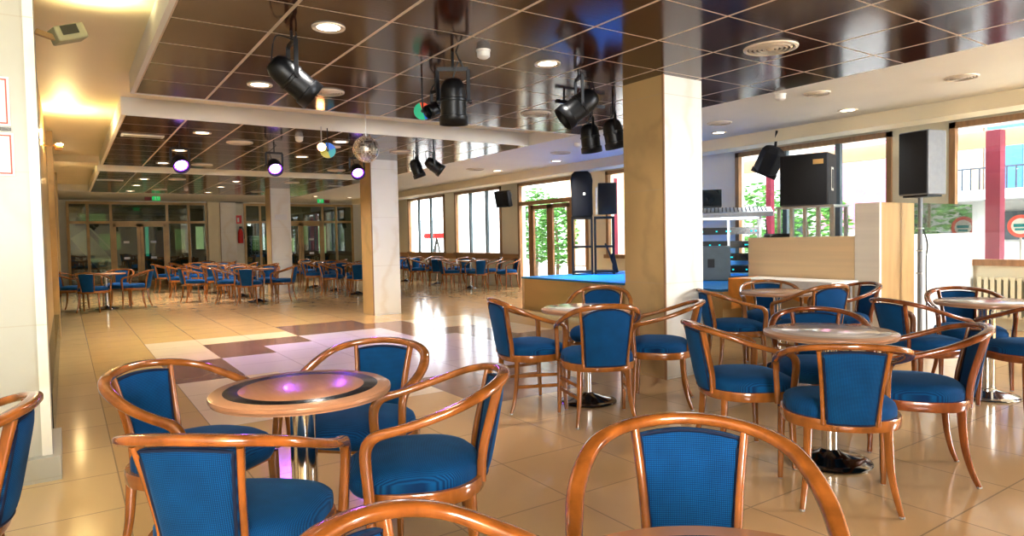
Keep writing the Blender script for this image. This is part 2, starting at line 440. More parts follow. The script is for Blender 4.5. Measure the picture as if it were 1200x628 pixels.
# ------------------------------------------------------------------ window wall (plane X = XR)
openings = [('w', 20.90, 18.25, .86, 2.70, (20.09, 19.22)),
            ('w', 17.60, 15.03, .86, 2.70, (16.70, 15.80)),
            ('d', 14.22, 11.45, 0, 2.70, ()),
            ('w', 10.83, 8.25, .86, 2.70, (9.9, 9.0)),
            ('w', 7.46, 4.80, .86, 2.70, (6.5, 5.6)),
            ('w', 4.06, 1.30, .86, 2.70, (2.6,)),
            ('w', .60, -2.6, .86, 2.70, (-1.,))]
wall = MB(); prev = YB+.1
for k, ya, yb, z0, z1, mu in openings:
    wall.box(XR, XR+.22, ya, prev, 0, UP)
    wall.box(XR, XR+.22, yb, ya, z1, UP)
    if z0 > 0: wall.box(XR, XR+.22, yb, ya, 0, z0)
    prev = yb
wall.box(XR, XR+.22, YN, prev, 0, UP)
struct('wall_right', wall, Mt['beigewall'])
wi = 0; di = 0
for k, ya, yb, z0, z1, mu in openings:
    m = MB(); w = .075
    m.box(XR-.03, XR+.06, ya-w, ya, z0, z1); m.box(XR-.03, XR+.06, yb, yb+w, z0, z1)
    m.box(XR-.03, XR+.06, yb, ya, z1-w, z1)
    if k == 'w':
        m.box(XR-.07, XR+.06, yb-.04, ya+.04, z0-.05, z0+.03)
        wi += 1
        fr = struct('window_%d' % wi, m, Mt['frame'])
        g = MB()
        ys = [yb+w] + sorted(mu) + [ya-w]
        for y in mu: g.box(XR-.02, XR+.05, y-.04, y+.04, z0+.03, z1-w)
        g.obj('mullion', Mt['greycase'], fr, smooth=False)
        for a, b in zip(ys[:-1], ys[1:]): MB().box(XR+.02, XR+.026, a, b, z0+.03, z1-w).obj('pane', Mt['glass'], fr, smooth=False)
    else:
        di += 1
        m.box(XR-.03, XR+.06, yb, ya, 2.12, 2.22)
        m.box(XR-.03, XR+.06, 13.66, 13.74, 0, 2.12); m.box(XR-.03, XR+.06, 12.0, 12.08, 0, 2.12)
        fr = struct('door_%d' % di, m, Mt['frame'])
        MB().box(XR+.02, XR+.026, yb+w, ya-w, 2.22, z1-w).obj('transom_pane', Mt['glass'], fr, smooth=False)
        for a, b in ((13.74, 14.15), (11.52, 12.0)): MB().box(XR+.02, XR+.026, a, b, .02, 2.12).obj('side_pane', Mt['glass'], fr, smooth=False)
        for a, b in ((12.87, 13.66), (12.08, 12.87)):
            l = MB()
            l.box(XR-.02, XR+.04, a, a+.11, 0.02, 2.1); l.box(XR-.02, XR+.04, b-.11, b, 0.02, 2.1)
            l.box(XR-.02, XR+.04, a, b, 2.0, 2.1); l.box(XR-.02, XR+.04, a, b, .02, .2)
            lf = l.obj('door_leaf', Mt['oakdoor'], fr, smooth=False)
            MB().box(XR+.01, XR+.016, a+.11, b-.11, .2, 2.0).obj('pane', Mt['glass'], lf, smooth=False)
# wooden rail along the far part of the window wall
for i, (a, b) in enumerate(((14.26, 14.99), (15.03-.0, 17.6), (17.64, 18.21), (18.25, 20.9), (20.94, YB))):
    if i in (1, 3): struct('trim_%d' % (i+1), MB().box(XR-.025, XR, a, b, .70, .81), Mt['rail'])
    else: struct('trim_%d' % (i+1), MB().box(XR-.03, XR, a, b, .70, .87), Mt['rail'])
struct('baseboard_right', MB().box(XR-.015, XR, 14.25, YB, 0, .09), Mt['beigewall'])

# ------------------------------------------------------------------ back wall with glass doors (plane Y = YB)
bw = MB()
bw.box(-.2, .06, YB, YB+.12, 0, UP); bw.box(3.97, 5.12, YB, YB+.12, 0, UP); bw.box(9.0, XR+.1, YB, YB+.12, 0, UP)
bw.box(.06, 9.05, YB, YB+.12, 2.66, UP)
struct('wall_back', bw, Mt['backwhite'])
struct('wall_back_post', MB().box(3.97, 4.34, YB-.12, YB+.02, 0, CEIL+.03), Mt['yellow'])
def glazed(name, x0, x1, posts, door=None, doormid=None):
    m = MB(); y0, y1 = YB-.03, YB+.05; w = .075
    m.box(x0, x1, y0, y1, 2.58, 2.66); m.box(x0, x1, y0, y1, 1.98, 2.06); m.box(x0, x1, y0, y1, 0, .12)
    for p in [x0+w/2, x1-w/2] + list(posts): m.box(p-w/2, p+w/2, y0-.01, y1, 0, 2.66)
    fr = struct(name, m, Mt['goldframe'])
    xs = sorted([x0]+list(posts)+[x1])
    for a, b in zip(xs[:-1], xs[1:]):
        MB().box(a+w/2, b-w/2, YB, YB+.006, 2.06, 2.58).obj('transom_pane', Mt['dglass'], fr, smooth=False)
        if door and abs(a-door[0]) < .01:
            mid = (a+b)/2
            for p, q in ((a+w/2, mid-.004), (mid+.004, b-w/2)):
                l = MB(); l.box(p, p+.09, YB-.045, YB+.0, 0.01, 1.98); l.box(q-.09, q, YB-.045, YB+.0, .01, 1.98)
                l.box(p, q, YB-.045, YB, 1.88, 1.98); l.box(p, q, YB-.045, YB, .01, .16)
                lf = l.obj('door_leaf', Mt['goldframe'], fr, smooth=False)
                MB().box(p+.09, q-.09, YB-.02, YB-.015, .16, 1.88).obj('pane', Mt['dglass'], lf, smooth=False)
                for z in (.86, 1.36): MB().box((p+q)/2-.09, (p+q)/2+.07, YB-.024, YB-.021, z, z+.07).obj('sticker', Mt['paper'], lf, smooth=False)
                hx = q-.05 if p < mid-.1 else p+.05
                MB().box(hx-.02, hx+.02, YB-.10, YB-.045, .95, 1.15).obj('door_handle', Mt['goldframe'], lf, smooth=False)
        else:
            MB().box(a+w/2, b-w/2, YB, YB+.006, .12, 1.98).obj('pane', Mt['dglass'], fr, smooth=False)
glazed('door_2', .06, 3.97, (.60, 1.21, 2.77, 3.40), door=(1.21,))
glazed('window_8', 5.12, 6.22, (5.66,))
glazed('door_3', 6.24, 9.02, (7.86, 8.37), door=(6.24,))
# what is behind the glass: a dim lobby with a few light openings
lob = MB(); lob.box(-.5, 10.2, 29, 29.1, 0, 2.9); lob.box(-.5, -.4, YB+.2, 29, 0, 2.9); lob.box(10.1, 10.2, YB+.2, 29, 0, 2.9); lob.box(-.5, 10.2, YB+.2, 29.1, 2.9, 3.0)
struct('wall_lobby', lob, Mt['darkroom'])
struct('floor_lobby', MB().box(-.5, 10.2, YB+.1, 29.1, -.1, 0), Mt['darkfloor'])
litm = simple('daylit_green_garden', (.2, .4, .15), .8, emit=(.30, .45, .20), es=.35, c2=(.10, .22, .06), nscale=3)
litw = simple('pale_lit_gap', (.7, .75, .7), .8, emit=(.8, .9, .75), es=.7, noise=.1)
for i, (x0, x1, z0, z1, mm) in enumerate(((1.05, 1.75, 1.15, 1.75, litm), (.45, 1.3, 2.2, 2.5, litm), (3.6, 3.95, 1.1, 1.9, litm), (4.35, 4.62, 1.1, 2.0, litw), (7.9, 8.2, .9, 1.5, litw), (9.3, 9.6, .8, 2.0, litw), (6.5, 7.4, 1.0, 1.6, litm), (8.5, 8.8, 1.2, 2.2, litm))):
    struct('window_lobby' if i == 0 else 'window_lobby.%03d' % i, MB().box(x0, x1, 28.9, 28.99, z0, z1), mm)
o = MB().box(2.45, 2.55, 27.5, 27.6, .9, 2.2).obj('lobby_sign_light', Mt['cyanlight'], smooth=False)
tag(o, 'slim blue lit sign glowing behind the left glass doors', 'light sign')
m = MB(); m.bar((.35, 25.5, 1.7), (1.35, 25.5, .3), .12, .5); m.bar((.35, 25.5, 2.3), (1.4, 25.5, 1.0), .05)
o = m.obj('staircase', Mt['backwhite'], smooth=False); tag(o, 'pale sloping staircase side behind the leftmost glass pane', 'staircase')

# ================================================================== CHAIRS
def build_chair(variant='A'):
    """open-arm bentwood tub chair, front towards +Y"""
    A = variant == 'A'
    root = empty('armchair')
    root['category'] = 'chair'; root['label'] = 'blue chair'
    wood = Mt['wood'] if variant != 'R' else Mt['woodd']
    if variant in ('A', 'R'):
        half = [(.268, .185, .395, 1, 0, .034, .040), (.272, .190, .47, 1, 0, .032, .040), (.277, .196, .555, 1, 0, .032, .042), (.280, .188, .600, 1, 0, .034, .044),
                (.284, .155, .630, 1, 0, .038, .036), (.290, .08, .648, 1, 0, .044, .030), (.294, -.01, .672, 1, -.05, .046, .029),
                (.284, -.11, .703, .95, -.3, .047, .029), (.254, -.20, .735, .8, -.6, .048, .029), (.192, -.268, .757, .55, -.83, .049, .029), (.10, -.313, .770, .28, -.96, .049, .029), (0, -.327, .775, 0, -1, .049, .029)]
        st0, st1, ptop, barc = (.118, -.220, .40), (.150, -.288, .750), .750, .022
    else:
        half = [(.262, .190, .395, 1, 0, .034, .038), (.265, .192, .50, 1, 0, .032, .038), (.270, .192, .60, 1, 0, .034, .040), (.278, .165, .640, 1, 0, .038, .034),
                (.288, .08, .660, 1, 0, .040, .030), (.290, -.02, .690, 1, -.05, .040, .030), (.274, -.12, .728, .95, -.3, .040, .032), (.236, -.210, .770, .8, -.6, .038, .034),
                (.168, -.272, .800, .55, -.83, .036, .036), (.085, -.300, .814, .28, -.96, .036, .036), (0, -.308, .818, 0, -1, .036, .036)]
        st0, st1, ptop, barc = (.160, -.205, .40), (.188, -.262, .782), .796, .026
    full = half + [(-h[0], h[1], h[2], -h[3], h[4], h[5], h[6]) for h in half[-2::-1]]
    c = cr(full, 4)
    MB().sweep([Vector(p[:3]) for p in c], [Vector((p[3], p[4], 0)) for p in c], [p[5] for p in c], [p[6] for p in c]).obj('arm_rail', wood, root, angle=50)
    # stiles
    for s in (-1, 1):
        pts = [(s*st0[0], st0[1], .40, .0), (s*(st0[0]*.75+st1[0]*.25-.004), st0[1]-.006, .50, 0), (s*(st0[0]+st1[0])/2*.99, (st0[1]+st1[1])/2+.0, .62, 0), (s*st1[0], st1[1], st1[2], 0)]
        q = cr(pts, 5)
        MB().sweep([Vector(p[:3]) for p in q], [Vector((s*.35, -1, 0))]*len(q), [.036]*len(q), [.022]*len(q)).obj('stile', wood, root)
    # back panel: padded, curved in plan, widening upwards
    nu, nv = 12, 14
    def pan(u, v, off):
        hw = (st0[0]-.012) + ((st1[0]-.012)-(st0[0]-.012))*v**1.15
        z0 = .405; zt = ptop - (0.0 if A or variant == 'R' else .05*abs(u)**3)
        if A or variant == 'R': zt = ptop - .012*abs(u)**2
        z = z0 + (zt-z0)*v
        yc = st0[1] + (st1[1]-st0[1])*v
        y = yc - barc*(1-u*u) - .004
        pad = max(0., (1-abs(u)**4)*(1-abs(2*v-1)**6))
        return Vector((u*hw, y + off*(.007+.013*pad), z))
    mb = MB(); G = {}
    for sd in (1, -1):
        for i in range(nu+1):
            for j in range(nv+1):
                G[sd, i, j] = mb.bm.verts.new(pan(-1+2*i/nu, j/nv, sd))
        for i in range(nu):
            for j in range(nv): mb.bm.faces.new((G[sd, i, j], G[sd, i+1, j], G[sd, i+1, j+1], G[sd, i, j+1]))
    per = [(i, 0) for i in range(nu)] + [(nu, j) for j in range(nv)] + [(i, nv) for i in range(nu, 0, -1)] + [(0, j) for j in range(nv, 0, -1)]
    for a, b in zip(per, per[1:]+per[:1]): mb.bm.faces.new((G[1, a[0], a[1]], G[1, b[0], b[1]], G[-1, b[0], b[1]], G[-1, a[0], a[1]]))
    back = mb.obj('backrest', Mt['fabv'], root, angle=60)
    mb = MB()
    for sd in (1, -1):
        loop = [pan(-1+2*i/nu, j/nv, sd) for i, j in per]; loop = [p + Vector((-p.x*.03, sd*.002, (.58-p.z)*.02)) for p in loop]
        mb.tube(loop+[loop[0]], .0052, 5)
    mb.obj('piping', Mt['piping'], back)
    # seat
    def outline(th, sc=1., bulge=0.):
        cx, sy = math.cos(th), math.sin(th)
        if sy >= 0: n = 3.4; yy = .222+bulge*2.2
        else: n = 2.25; yy = .232
        x = math.copysign(abs(cx)**(2/n), cx)*.262; y = math.copysign(abs(sy)**(2/n), sy)*yy
        if sy > 0: y += .018*(1-(x/.262)**2)*sy
        return Vector((x*sc, y*sc, 0))
    n = 40; prof = [(.93, .385, .012), (.985, .398, .018), (1.0, .425, .024), (1.0, .452, .022), (.97, .472, .010), (.88, .488, 0), (.7, .498, 0), (.45, .504, 0), (.2, .506, 0)]
    mb = MB(); rings = []
    for sc, z, bl in prof:
        rings.append([mb.bm.verts.new(outline(2*PI*k/n, sc*.975, bl) + Vector((0, 0.004, z))) for k in range(n)])
    for a, b in zip(rings[:-1], rings[1:]):
        for i in range(n): mb.bm.faces.new((a[i], a[(i+1) % n], b[(i+1) % n], b[i]))
    mb.bm.faces.new(rings[0][::-1]); mb.bm.faces.new(rings[-1])
    mb.obj('seat', Mt['fabh'], root, angle=60)
    # seat rail round back and sides (closed at the front lower down)
    pts = []; refs = []
    for k in range(41):
        th = math.radians(52) - math.radians(284)*k/40
        o_ = outline(th); pts.append(o_ + Vector((0, 0, .397))); refs.append(Vector((o_.x, o_.y, 0)).normalized())
    mb = MB(); mb.sweep(pts, refs, [.026]*41, [.052]*41, n=8, p=6)
    mb.box(-.235, .235, .165, .19, .355, .388)
    mb.obj('seat_rail', wood, root)
    # legs
    for s in (-1, 1):
        q = cr([(s*.176, -.172, .395, .044), (s*.180, -.176, .30, .040), (s*.187, -.188, .18, .034), (s*.204, -.215, .07, .028), (s*.217, -.243, .006, .024)], 4)
        l = MB().sweep([Vector(p[:3]) for p in q], [Vector((s, -1, 0)).normalized()]*len(q), [p[3] for p in q], [p[3]*.85 for p in q]).obj('leg', wood, root)
        e = q[-1]; MB().lathe([(.010, 0), (.013, .004), (.012, .010)], 10, (e[0], e[1], 0)).obj('glide', Mt['glide'], l)
        q = cr([(s*.250, .180, .385, .042), (s*.252, .186, .25, .037), (s*.254, .192, .12, .031), (s*.256, .198, .006, .026)], 3)
        l = MB().sweep([Vector(p[:3]) for p in q], [Vector((s, 0, 0))]*len(q), [p[3] for p in q], [p[3] for p in q]).obj('leg', wood, root)
        e = q[-1]; MB().lathe([(.010, 0), (.013, .004), (.012, .010)], 10, (e[0], e[1], 0)).obj('glide', Mt['glide'], l)
    if variant == 'B':
        for s in (-1, 1):
            mb = MB(); mb.bar((s*.185, -.18, .27), (s*.250, .185, .27), .016, .024); mb.bar((s*.188, -.19, .19), (s*.252, .187, .19), .016, .024)
            mb.obj('stretcher', wood, root, smooth=False)
    return root

protos = {v: None for v in 'ABR'}
def chair(x, y, fx, fy, label, group, variant='A', depth=2):
    """x,y: floor point under the seat centre; fx,fy: facing"""
    rz = math.atan2(fy, fx) - PI/2
    if protos[variant] is None:
        r = build_chair(variant); protos[variant] = r
        for c_ in r.children:
            c_.data.transform(Matrix.Diagonal((.945, .955, 1, 1)))
            for g_ in c_.children: g_.data.transform(Matrix.Diagonal((.945, .955, 1, 1)))
        r.location = (x, y, 0); r.rotation_euler = (0, 0, rz); r['label'] = label
        if group: r['group'] = group
        return r
    return copy_thing(protos[variant], (x, y, 0), rz, label, group, depth)
def bchair(bx, by, tx, ty, *a, off=.285, **k):
    """from the point of the back rail, facing (tx,ty)"""
    d = Vector((tx-bx, ty-by)).normalized()
    return chair(bx+d.x*off, by+d.y*off, d.x, d.y, *a, **k)

# ------------------------------------------------------------------ tables
tproto = {}
def table(x, y, label, group, mat='tabletop2', rcol=.03, R=.35, base='chrome', colm='chrome', name='round_table'):
    key = (mat, rcol, R, base, colm)
    if key in tproto: return copy_thing(tproto[key], (x, y, 0), 0, label, group)
    root = empty(name, (x, y, 0)); tproto[key] = root; tag(root, label, 'table', group)
    tp = MB().lathe([(R-.02, .697), (R-.004, .700), (R, .712), (R-.001, .724), (R-.010, .7305), (.05, .731)], 64).obj('tabletop', Mt[mat], root)
    MB().lathe([(R-.006, .7015), (R+.0015, .708), (R+.003, .715), (R+.0015, .7235), (R-.006, .7265)], 64, cap=False).obj('edge_band', Mt['rim'], tp)
    MB().lathe([(rcol, .045), (rcol, .66), (rcol*1.2, .665), (rcol*1.2, .675), (.13, .682), (.13, .697)], 28).obj('column', Mt[colm], root)
    MB().lathe([(.215, 0), (.218, .006), (.212, .014), (.17, .024), (.11, .040), (.06, .058), (rcol+.008, .068), (rcol, .075)], 48).obj('base', Mt[base], root)
    return root

T1 = (.72, 2.49); T0 = (.74, .55); TR = (3.48, 2.03); T2 = (3.32, 3.89); T3 = (5.78, 2.12); T4 = (5.55, 3.75)
table(*T1, 'round pinkish wood table with a black inlaid ring, left foreground', None, 'tabletop1', .048, R=.325)
table(*T0, 'round table with dark centre cropped by the bottom edge of the photo', None, 'tabletop0', .048)
table(*TR, 'round pale shiny table in the middle of the right foreground chairs', None, 'tabletop2', .042, base='darkchrome', R=.34)
table(*T2, 'round table with speckled top, four chairs around it before the big pillar', None, 'tabletop2', .030, base='darkchrome')
table(*T3, 'round glossy white-reflecting table at the right edge of the photo', None, 'tabletop2', .055, R=.345)
table(*T4, 'round wood-topped table close to the orange tablecloth', None, 'tabletop4', .036, R=.33)

CH = 'blue bentwood armchair '
G1 = 'chairs in the foreground'
FG = [
 ('A', (-.13, 2.66), (-1.0, 2.75), 'at the left edge, half cut off beside the white pillar'),
 ('A', (.24, 3.12), T1, 'behind the black-ringed table on its left, rail curving towards us'),
 ('A', (.24, 1.88), T1, 'with its back to us in front of the black-ringed table, lower left'),
 ('A', (1.30,3.08), T1, 'on the far right side of the black-ringed table'),
 ('A', (1.33,2.09), (.67,2.40), 'on the near right of the black-ringed table, seen from its side'),
 ('A', (.355,1.075), T0, 'mostly below the bottom edge, only its curved top rail visible'),
 ('A', (1.365,1.19), (.78,.60), 'facing us behind the dark-centred table at the bottom edge'),
 ('B', (2.62,4.14), (3.3,3.98), 'with side stretchers, left of the speckled table before the big pillar'),
 ('B', (2.93,3.22), (3.17,3.70), 'with its broad arched back to us before the big pillar'),
 ('B', (4.05,4.52), T2, 'facing us behind the speckled table before the big pillar'),
 ('A', (3.91,3.30), (3.38,3.90), 'right of the speckled table, side-on in front of the big pillar'),
 ('A', (2.93,2.52), (3.50,2.18), 'left of the pale shiny table in the right foreground, facing right'),
 ('A', (2.845,1.545), (3.42,2.055), 'with its bright blue back to us before the pale shiny table'),
 ('R', (4.05, 2.46), TR, 'directly behind the pale shiny table, only arched back showing above it'),
 ('R', (3.875,1.45), (3.56,1.90), 'right of the pale shiny table, side-on with saber legs splayed right'),
 ('A', (4.77,3.98), (5.5,3.50), 'left of the table beside the orange cloth, facing right'),
 ('A', (6.12, 4.26), T4, 'between the orange tablecloth and the wood-topped table, facing us'),
 ('B', (5.42,3.12), (5.60,3.72), 'in front of the wood-topped table, blue back to us'),
 ('R', (6.44,3.34), (5.7,3.75), 'right of the wood-topped table against the plywood box'),
 ('R', (4.95,2.44), T3, 'left of the right-edge table, dark back towards the plywood box'),
 ('R', (6.34, 2.55), T3, 'behind the right-edge table in front of the radiator'),
 ('R', (5.35, 1.52), T3, 'cut by the right edge, in front of the right-edge table'),
 ('R', (6.9, 1.75), (7.6, 1.75), 'only its blue top showing at the right edge above the round table'),
]
for v, b, f, lab in FG:
    bchair(b[0], b[1], f[0], f[1], CH + lab, G1, v)

# ------------------------------------------------------------------ far groups
FARG = [
 ('far left table beside the white wall', 'left wall', (.67, 15.76), 35),
 ('front table of the far middle row', 'far middle', (3.46, 15.09), 20),
 ('second table of the far middle row', 'far middle', (3.50, 16.87), 50),
 ('third table of the far middle row', 'far middle', (3.39, 18.86), 30),
 ('last table of the far middle row', 'far middle', (3.28, 20.9), 45),
 ('front table behind the second pillar', 'far right', (5.85, 15.38), 25),
 ('second table behind the second pillar', 'far right', (5.87, 16.92), 40),
 ('third table behind the second pillar', 'far right', (5.84, 18.7), 60),
 ('nearest table under the far windows', 'window row', (8.75, 14.88), 40),
 ('middle table under the far windows', 'window row', (8.85, 16.95), 30),
 ('last table under the far windows', 'window row', (8.90, 19.14), 50),
]
rnd = random.Random(3)
dirs = ['near side, back to us', 'right side', 'far side, facing us', 'left side']
for ti, (desc, g, (tx, ty), a0) in enumerate(FARG):
    table(tx, ty, 'small round table, ' + desc, 'round tables at the far end', 'tabletop4', .030, base='darkchrome')
    for k in range(4):
        if g == 'window row' and k == 1 and ti != 8: pass
        a = math.radians(-90 + 90*k + (a0-40)*.6 + rnd.uniform(-9, 9) - 18)
        rr = .58 + rnd.uniform(-.04, .05)
        cx, cy = tx + rr*math.cos(a), ty + rr*math.sin(a)
        fx, fy = tx-cx + rnd.uniform(-.08, .08), ty-cy + rnd.uniform(-.08, .08)
        chair(cx, cy, fx, fy, 'blue armchair at %s, %s' % (desc, dirs[k]), 'chairs at the far end of the hall', 'A', depth=1)
# single chairs between the rows
for x, y, fx, fy, lab in ((2.35, 16.2, 1, .15, 'left of the gap between front and second far middle tables'), (2.3, 18.0, 1, -.1, 'left of the second far middle table, facing right'),
                          (2.2, 20.0, 1, .2, 'left of the last far middle tables near the glass doors'), (9.3, 13.95, -1, .1, 'pulled away under the far windows beside the glass door')):
    chair(x, y, fx, fy, 'blue wooden armchair standing ' + lab, 'chairs at the far end of the hall', 'A', depth=1)

# ================================================================== STAGE AND GEAR
st = MB().box(6.90, 9.80, 5.44, 9.87, 0, .545).obj('stage', Mt['stagewood'], smooth=False)
tag(st, 'low plywood stage platform with a bright blue carpet top', 'stage')
MB().box(6.885, 9.80, 5.44, 9.885, .545, .575).obj('carpet_top', Mt['stageblue'], st, smooth=False)
MB().box(6.885, 6.93, 9.82, 9.885, 0, .545).obj('corner_strip', Mt['ply'], st, smooth=False)

def gear_frame(x, y, w, h, z0, label, rz=0):
    r = empty('rack_frame', (x, y, z0), rz); tag(r, label, 'rack', 'black gear racks on the stage')
    d = .17
    for sx in (-w/2, w/2):
        for sy in (-d, d): MB().box(sx-.018, sx+.018, sy-.018, sy+.018, 0, h).obj('upright', Mt['black'], r, smooth=False)
    for z in (.05, h*.48, h-.02):
        m = MB()
        m.box(-w/2, w/2, -d-.018, -d+.018, z-.018, z+.018); m.box(-w/2, w/2, d-.018, d+.018, z-.018, z+.018)
        for sx in (-w/2, w/2): m.box(sx-.018, sx+.018, -d, d, z-.018, z+.018)
        m.obj('crossbar', Mt['black'], r, smooth=False)
    MB().box(-w/2, w/2, -d, d, .03, .07).obj('shelf', Mt['black'], r, smooth=False)
    MB().box(-w/2, w/2, -d, d, h-.03, h+.0).obj('shelf', Mt['black'], r, smooth=False)
    return r
gear_frame(8.13, 9.63, .36, 1.08, .575, 'left black metal rack under the covered loudspeaker on stage', rz=-.71)
gear_frame(8.45, 9.37, .34, 1.08, .575, 'right black metal rack leaning stand inside, beside the covered loudspeaker', rz=-.71)
# covered big loudspeaker
sp = empty('covered_loudspeaker', (8.13, 9.63, 1.66), -.71); tag(sp, 'tall loudspeaker wrapped in a black cover on the left rack', 'loudspeaker')
mb = MB(); prof = []
n = 28
rings = []
for k, (sx, sy, z) in enumerate(((.19, .17, 0), (.20, .18, .05), (.195, .17, .45), (.205, .18, .68), (.18, .16, .80), (.11, .11, .87), (.04, .04, .895))):
    ring = []
    for i in range(n):
        th = 2*PI*i/n; c, s_ = math.cos(th), math.sin(th)
        w = 1 + .03*math.sin(5*th+k)
        ring.append(mb.bm.verts.new((math.copysign(abs(c)**.5, c)*sx*w, math.copysign(abs(s_)**.5, s_)*sy*w, z)))
    rings.append(ring)
for a, b in zip(rings[:-1], rings[1:]):
    for i in range(n): mb.bm.faces.new((a[i], a[(i+1) % n], b[(i+1) % n], b[i]))
mb.bm.faces.new(rings[0][::-1]); mb.bm.faces.new(rings[-1])
mb.obj('cover', Mt['blackm'], sp)
MB().lathe([(.015, 0), (.028, .02), (.03, .04)], 16, (.05, -.19, .42), Matrix.Rotation(PI/2, 3, 'X')).obj('clip_lamp', Mt['chrome'], sp)
def cabinet(name, x, y, z, w, d, h, rz, label, side='cabside', group=None, tilt=0):
    r = empty(name, (x, y, z), rot=(tilt, 0, rz)); tag(r, label, 'loudspeaker', group)
    MB().box(-w/2, w/2, -d/2, d/2, 0, h).obj('cabinet', Mt[side], r, smooth=False, bevel=.012)
    g = MB()
    # gently bowed grille
    nx = 8; v = []
    for i in range(nx+1):
        u = -1+2*i/nx; yy = -d/2 - .012 - .03*(1-u*u)
        v.append((g.bm.verts.new((u*(w/2-.012), yy, .015)), g.bm.verts.new((u*(w/2-.012), yy, h-.015)), g.bm.verts.new((u*(w/2-.012), -d/2+.002, .015)), g.bm.verts.new((u*(w/2-.012), -d/2+.002, h-.015))))
    for a, b in zip(v[:-1], v[1:]):
        g.bm.faces.new((a[0], b[0], b[1], a[1])); g.bm.faces.new((a[1], b[1], b[3], a[3])); g.bm.faces.new((a[2], b[2], b[0], a[0]))
    for a in (v[0], v[-1]): g.bm.faces.new((a[0], a[1], a[3], a[2]))
    g.obj('grille', Mt['grille'], r, angle=30)
    return r
cb = cabinet('loudspeaker', 8.50, 9.33, 1.70, .34, .30, .58, -.71, 'black loudspeaker standing on the right stage rack', side='black')
MB().box(-.22, -.18, -.16, -.10, 0, .5).obj('bracket', Mt['alu'], cb, smooth=False)
m = MB(); m.bar((8.62, 9.20, .60), (8.34, 9.22, 1.15), .025); m.bar((8.52, 9.12, .60), (8.34, 9.22, 1.15), .025); m.bar((8.66, 9.26, .6), (8.5, 9.2, .95), .05)
o = m.obj('folded_stand', Mt['black'], smooth=False); tag(o, 'folded black tripod stand leaning in the right stage rack', 'stand')
o = MB().box(9.7, 9.73, 8.25, 9.1, .6, 1.02).obj('teal_board', Mt['teal'], smooth=False); tag(o, 'teal board lit up behind the stage beside the pillar', 'board')

# DJ desk on the stage, right of the pillar
def amp_rack():
    r = empty('flight_case', (8.36, 6.80, .575), -.9); tag(r, 'grey amplifier case with a square black recess on stage', 'case')
    MB().box(-.28, .28, -.3, .3, 0, .52).obj('case_body', Mt['greycase'], r, smooth=False, bevel=.012)
    MB().box(-.05, .05, -.308, -.3, .20, .33).obj('recess', Mt['black'], r, smooth=False)
amp_rack()
def mixer():
    r = empty('mixing_desk', (9.1, 7.05, 1.60), -.9); tag(r, 'silver mixing desk spread over the gear rack right of the pillar', 'mixer')
    b = MB(); b.obox((0, 0, .04), (.68, .30, .035), Matrix.Rotation(math.radians(10), 3, 'X')); b.obj('desk_body', Mt['alu'], r, smooth=False, bevel=.01)
    k = MB()
    R_ = Matrix.Rotation(math.radians(10), 3, 'X')
    for i in range(20):
        for j in range(6):
            p = R_ @ Vector((-.58+i*.061, -.24+j*.09, .042)); k.lathe([(.009, 0), (.008, .010)], 8, p+Vector((0, 0, .04)))
    k.obj('knobs', Mt['black'], r)['kind'] = 'stuff'
    m = MB(); m.box(-.5, .5, -.28, -.25, -.09, -.02); m.box(-.5, .5, .25, .28, -.09, -.02); m.box(-.5, -.47, -.28, .28, -.09, -.02); m.box(.47, .5, -.28, .28, -.09, -.02)
    m.obj('frame', Mt['alu'], r, smooth=False)
mixer()
def gear_rack():
    r = empty('equipment_rack', (9.1, 7.05, .575), -.9); tag(r, 'open black equipment rack full of glowing units under the mixing desk', 'rack')
    m = MB()
    for sx in (-.48, 0, .48):
        for sy in (-.26, .26): m.box(sx-.02, sx+.02, sy-.02, sy+.02, 0, .93)
    m.obj('frame', Mt['alu'], r, smooth=False)
    for i, z in enumerate((.08, .28, .48, .70)):
        MB().box(-.46, -.02, -.24, .2, z, z+.11).obj('unit', Mt['black'], r, smooth=False)
        MB().box(.02, .46, -.24, .2, z, z+.11).obj('unit', Mt['screen'], r, smooth=False)
    g = MB()
    for i in range(26):
        x = rnd.uniform(-.44, .44); z = rnd.choice((.13, .33, .53, .75)); g.box(x-.015, x+.015, -.252, -.241, z-.012, z+.012)
    g.obj('indicator_lights', Mt['cyanlight'], r, smooth=False)['kind'] = 'stuff'
gear_rack()
r = empty('laptop', (8.85, 7.25, 1.72), -.9); tag(r, 'open dark laptop screen on top of the mixing desk', 'laptop')
MB().obox((0, .1, .16), (.21, .008, .15), Matrix.Rotation(math.radians(-15), 3, 'X')).obj('screen', Mt['screen'], r, smooth=False)
MB().box(-.20, .20, -.16, .08, 0.0, .02).obj('keyboard', Mt['black'], r, smooth=False)
o = MB()
for i in range(7):
    a = rnd.uniform(-.3, .3)
    o.tube([(9.25+a*.3, 6.45+a*.2, 1.50), (9.22+a*.4, 6.40+a*.3, 1.2), (9.26+a*.2, 6.43+a*.3, .9), (9.22+a*.4, 6.45+a*.3, .585)], .008, 6)
o = o.obj('cable_bundle', Mt['black']); tag(o, 'bundle of black cables hanging from the right of the mixing desk', 'cables', kind='stuff')

# plywood bar partition
pt = MB().box(7.40, 8.15, 4.02, 5.42, 0, 1.225).obj('plywood_counter', Mt['ply'], smooth=False); tag(pt, 'wide pale plywood counter front standing beside the stage', 'counter')
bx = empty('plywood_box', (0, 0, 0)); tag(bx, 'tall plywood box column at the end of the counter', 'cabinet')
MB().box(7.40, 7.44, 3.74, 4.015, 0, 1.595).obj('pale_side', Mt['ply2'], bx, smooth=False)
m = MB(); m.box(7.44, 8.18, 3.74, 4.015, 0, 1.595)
m.obj('front_board', Mt['ply3'], bx, smooth=False)
